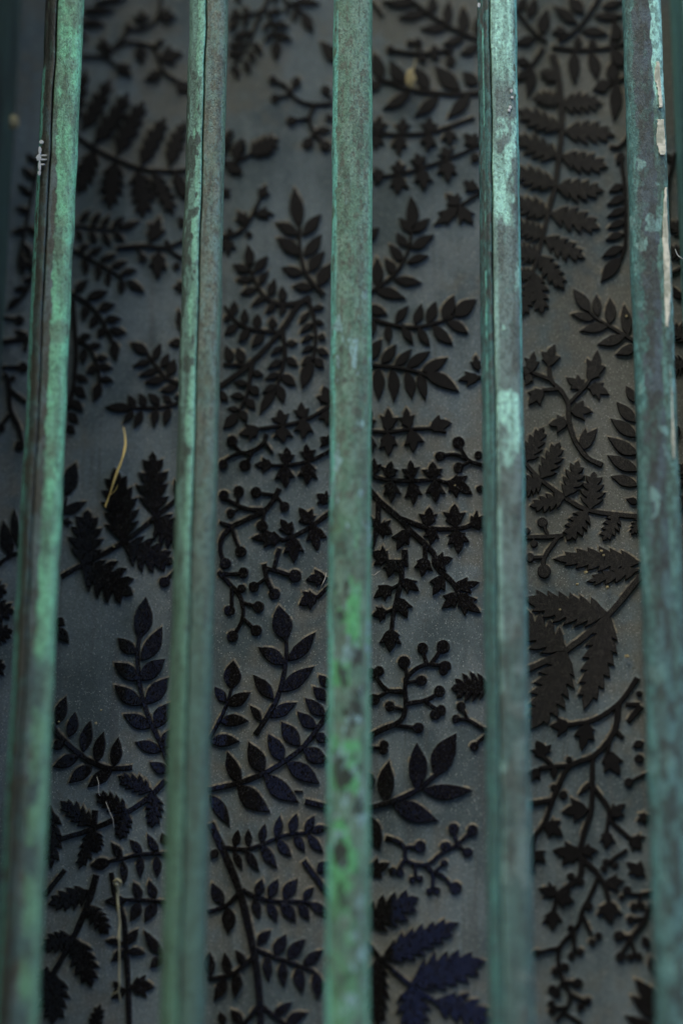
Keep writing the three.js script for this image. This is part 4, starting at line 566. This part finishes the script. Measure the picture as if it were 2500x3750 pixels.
{                                                // crumbs of soil and chaff lying on the ledges
  const spots = [
    [2201, 2018, 5, 'largest tan crumb of the pair on the topmost right-hand serrated leaf'],
    [2209, 2033, 5, 'tan crumb just below another on the topmost right-hand serrated leaf'],
    [2143, 2096, 7, 'tan crumb under the upper serrated leaf near the fourth bar'],
    [2222, 2151, 7, 'tan crumb at the tip of the short serrated leaf beside the right bar'],
    [2293, 2403, 8, 'tan crumb on the edge of the hanging serrated leaf, lower right'],
    [2112, 2140, 6, 'tan crumb on the stone between two serrated leaves right of the fourth bar'],
    [2049, 2232, 4, 'pale crumb in the middle of the broad serrated leaf right of the fourth bar'],
    [352, 2648, 6, 'tan crumb on bare stone below the straw, left gap'],
    [371, 2600, 4, 'small crumb on bare stone just above another in the left gap'],
    [217, 2643, 3.5, 'pale crumb on the upright leaf beside the leftmost bar'],
    [1665, 1778, 3.5, 'pale crumb on the end ivy leaf left of the fourth bar'],
    [897, 1048, 5, 'tan crumb on the feathery leaves left of the middle bar, upper half'],
    [2292, 1157, 5, 'tan crumb on an upright leaf beside the rightmost bar, upper third'],
    [418, 2001, 3.5, 'pale crumb on the stem of the broad serrated leaves under the straw']];
  spots.forEach(([x, y, r, label], i) => { const g = new THREE.IcosahedronGeometry(r * PX, 1), p = g.attributes.position; for (let k = 0; k < p.count; k++) { const q = 0.7 + 0.6 * hash(Math.round(p.getX(k) * 1e6), Math.round(p.getY(k) * 1e6), i); p.setXYZ(k, p.getX(k) * q, p.getY(k) * q * 0.8, p.getZ(k) * q * 0.6); } g.computeVertexNormals();
    const m = mesh('soil_crumb', g, husk); m.position.copy(over(x, y, 0.0025)); tag(m, label, 'crumb', 'tan crumbs on the carving'); });
}

// ---------------------------------------------------------------- out of view: ground, and added trees shaped to darken what the polished leaves mirror
{
  const soil = new THREE.MeshPhysicalMaterial({ roughness: 0.95, map: texture(256, 256, THREE.RepeatWrapping, true, (u, v) => mix([0.025, 0.028, 0.018], [0.055, 0.048, 0.035], fbm(u * 12, v * 12, 801, 5))) });
  soil.map.repeat.set(40, 40);
  const g = mesh('ground', new THREE.PlaneGeometry(80, 80).rotateX(-Math.PI / 2), soil);
  g.position.set(0, -1.35, 0); g.userData.kind = 'structure';
}
const bark = new THREE.MeshPhysicalMaterial({ roughness: 0.9, color: lin(0.09, 0.07, 0.05) }), foliage = new THREE.MeshPhysicalMaterial({ roughness: 0.6, color: lin(0.02, 0.026, 0.013), side: THREE.DoubleSide });
function added_tree(label, x, z, clumps, n) {  // unseen planting, added to darken and shape reflections in the polished leaves
  const t = thing('added_tree', label, 'added_tree', [x * Math.cos(2 * LEAN) - z * Math.sin(2 * LEAN), -1.35, x * Math.sin(2 * LEAN) + z * Math.cos(2 * LEAN)]), top = clumps[0][1];
  t.rotation.y = -2 * LEAN;
  mesh('trunk', new THREE.CylinderGeometry(0.1, 0.2, top, 10).translate(0, top / 2, 0), bark, t);
  const pos = [], index = [];
  for (let i = 0; i < n; i++) {
    const [cx, cy, cz, rx, ry, rz] = clumps[i % clumps.length], u = rnd() * 2 - 1, a = rnd() * 2 * Math.PI, s = Math.sqrt(1 - u * u), r = Math.cbrt(0.25 + 0.75 * rnd());
    const p = new THREE.Vector3(cx + s * Math.cos(a) * r * rx, cy + u * r * ry, cz + s * Math.sin(a) * r * rz), e = new THREE.Vector3(rnd() - 0.5, rnd() - 0.5, rnd() - 0.5).normalize(), f = new THREE.Vector3(rnd() - 0.5, rnd() - 0.5, rnd() - 0.5).cross(e).normalize(), l = 0.2 + 0.16 * rnd(), b = pos.length / 3;
    for (const [i2, j2] of [[-1, 0], [0, 0.5], [1, 0], [0, -0.5]]) pos.push(p.x + e.x * l * i2 + f.x * l * j2, p.y + e.y * l * i2 + f.y * l * j2, p.z + e.z * l * i2 + f.z * l * j2);
    index.push(b, b + 1, b + 2, b, b + 2, b + 3);
  }
  const g = new THREE.BufferGeometry();
  g.setAttribute('position', new THREE.Float32BufferAttribute(pos, 3)); g.setIndex(index); g.computeVertexNormals();
  mesh('crown', g, foliage, t);
}
added_tree('broad dark trunk and crown added out of view to darken reflections, left of the opening', -3.4, 6.5, [[0, 3.2, 0, 2.9, 2.9, 1.6], [0.4, 1.5, 0, 2.6, 1.4, 1.3], [1.2, 4.6, -0.4, 2.6, 1.6, 1.6]], 15000);
added_tree('broad dark trunk and crown added out of view to darken reflections, right of the opening', 3.58, 6.2, [[0, 3.2, 0, 2.9, 2.9, 1.6], [-0.3, 1.5, 0, 2.7, 1.4, 1.3], [-1.4, 4.7, -0.4, 2.6, 1.6, 1.6], [-3.25, 2.4, 0, 0.56, 0.42, 0.5]], 16500);  // last clump is added only to mask mirrored sky in the opening
added_tree('narrow dark bush added out of view to mask part of the opening', -0.6, 6.4, [[0.3, 0.92, 0, 0.52, 0.78, 0.3]], 2300);
added_tree('tall dark trunk and crown added out of view, closing over the opening', 0.3, 9.5, [[0, 5.75, 0, 3.6, 2.3, 1.8], [0, 7.5, 0, 3, 2, 2]], 12000);

renderer.render(scene, camera);
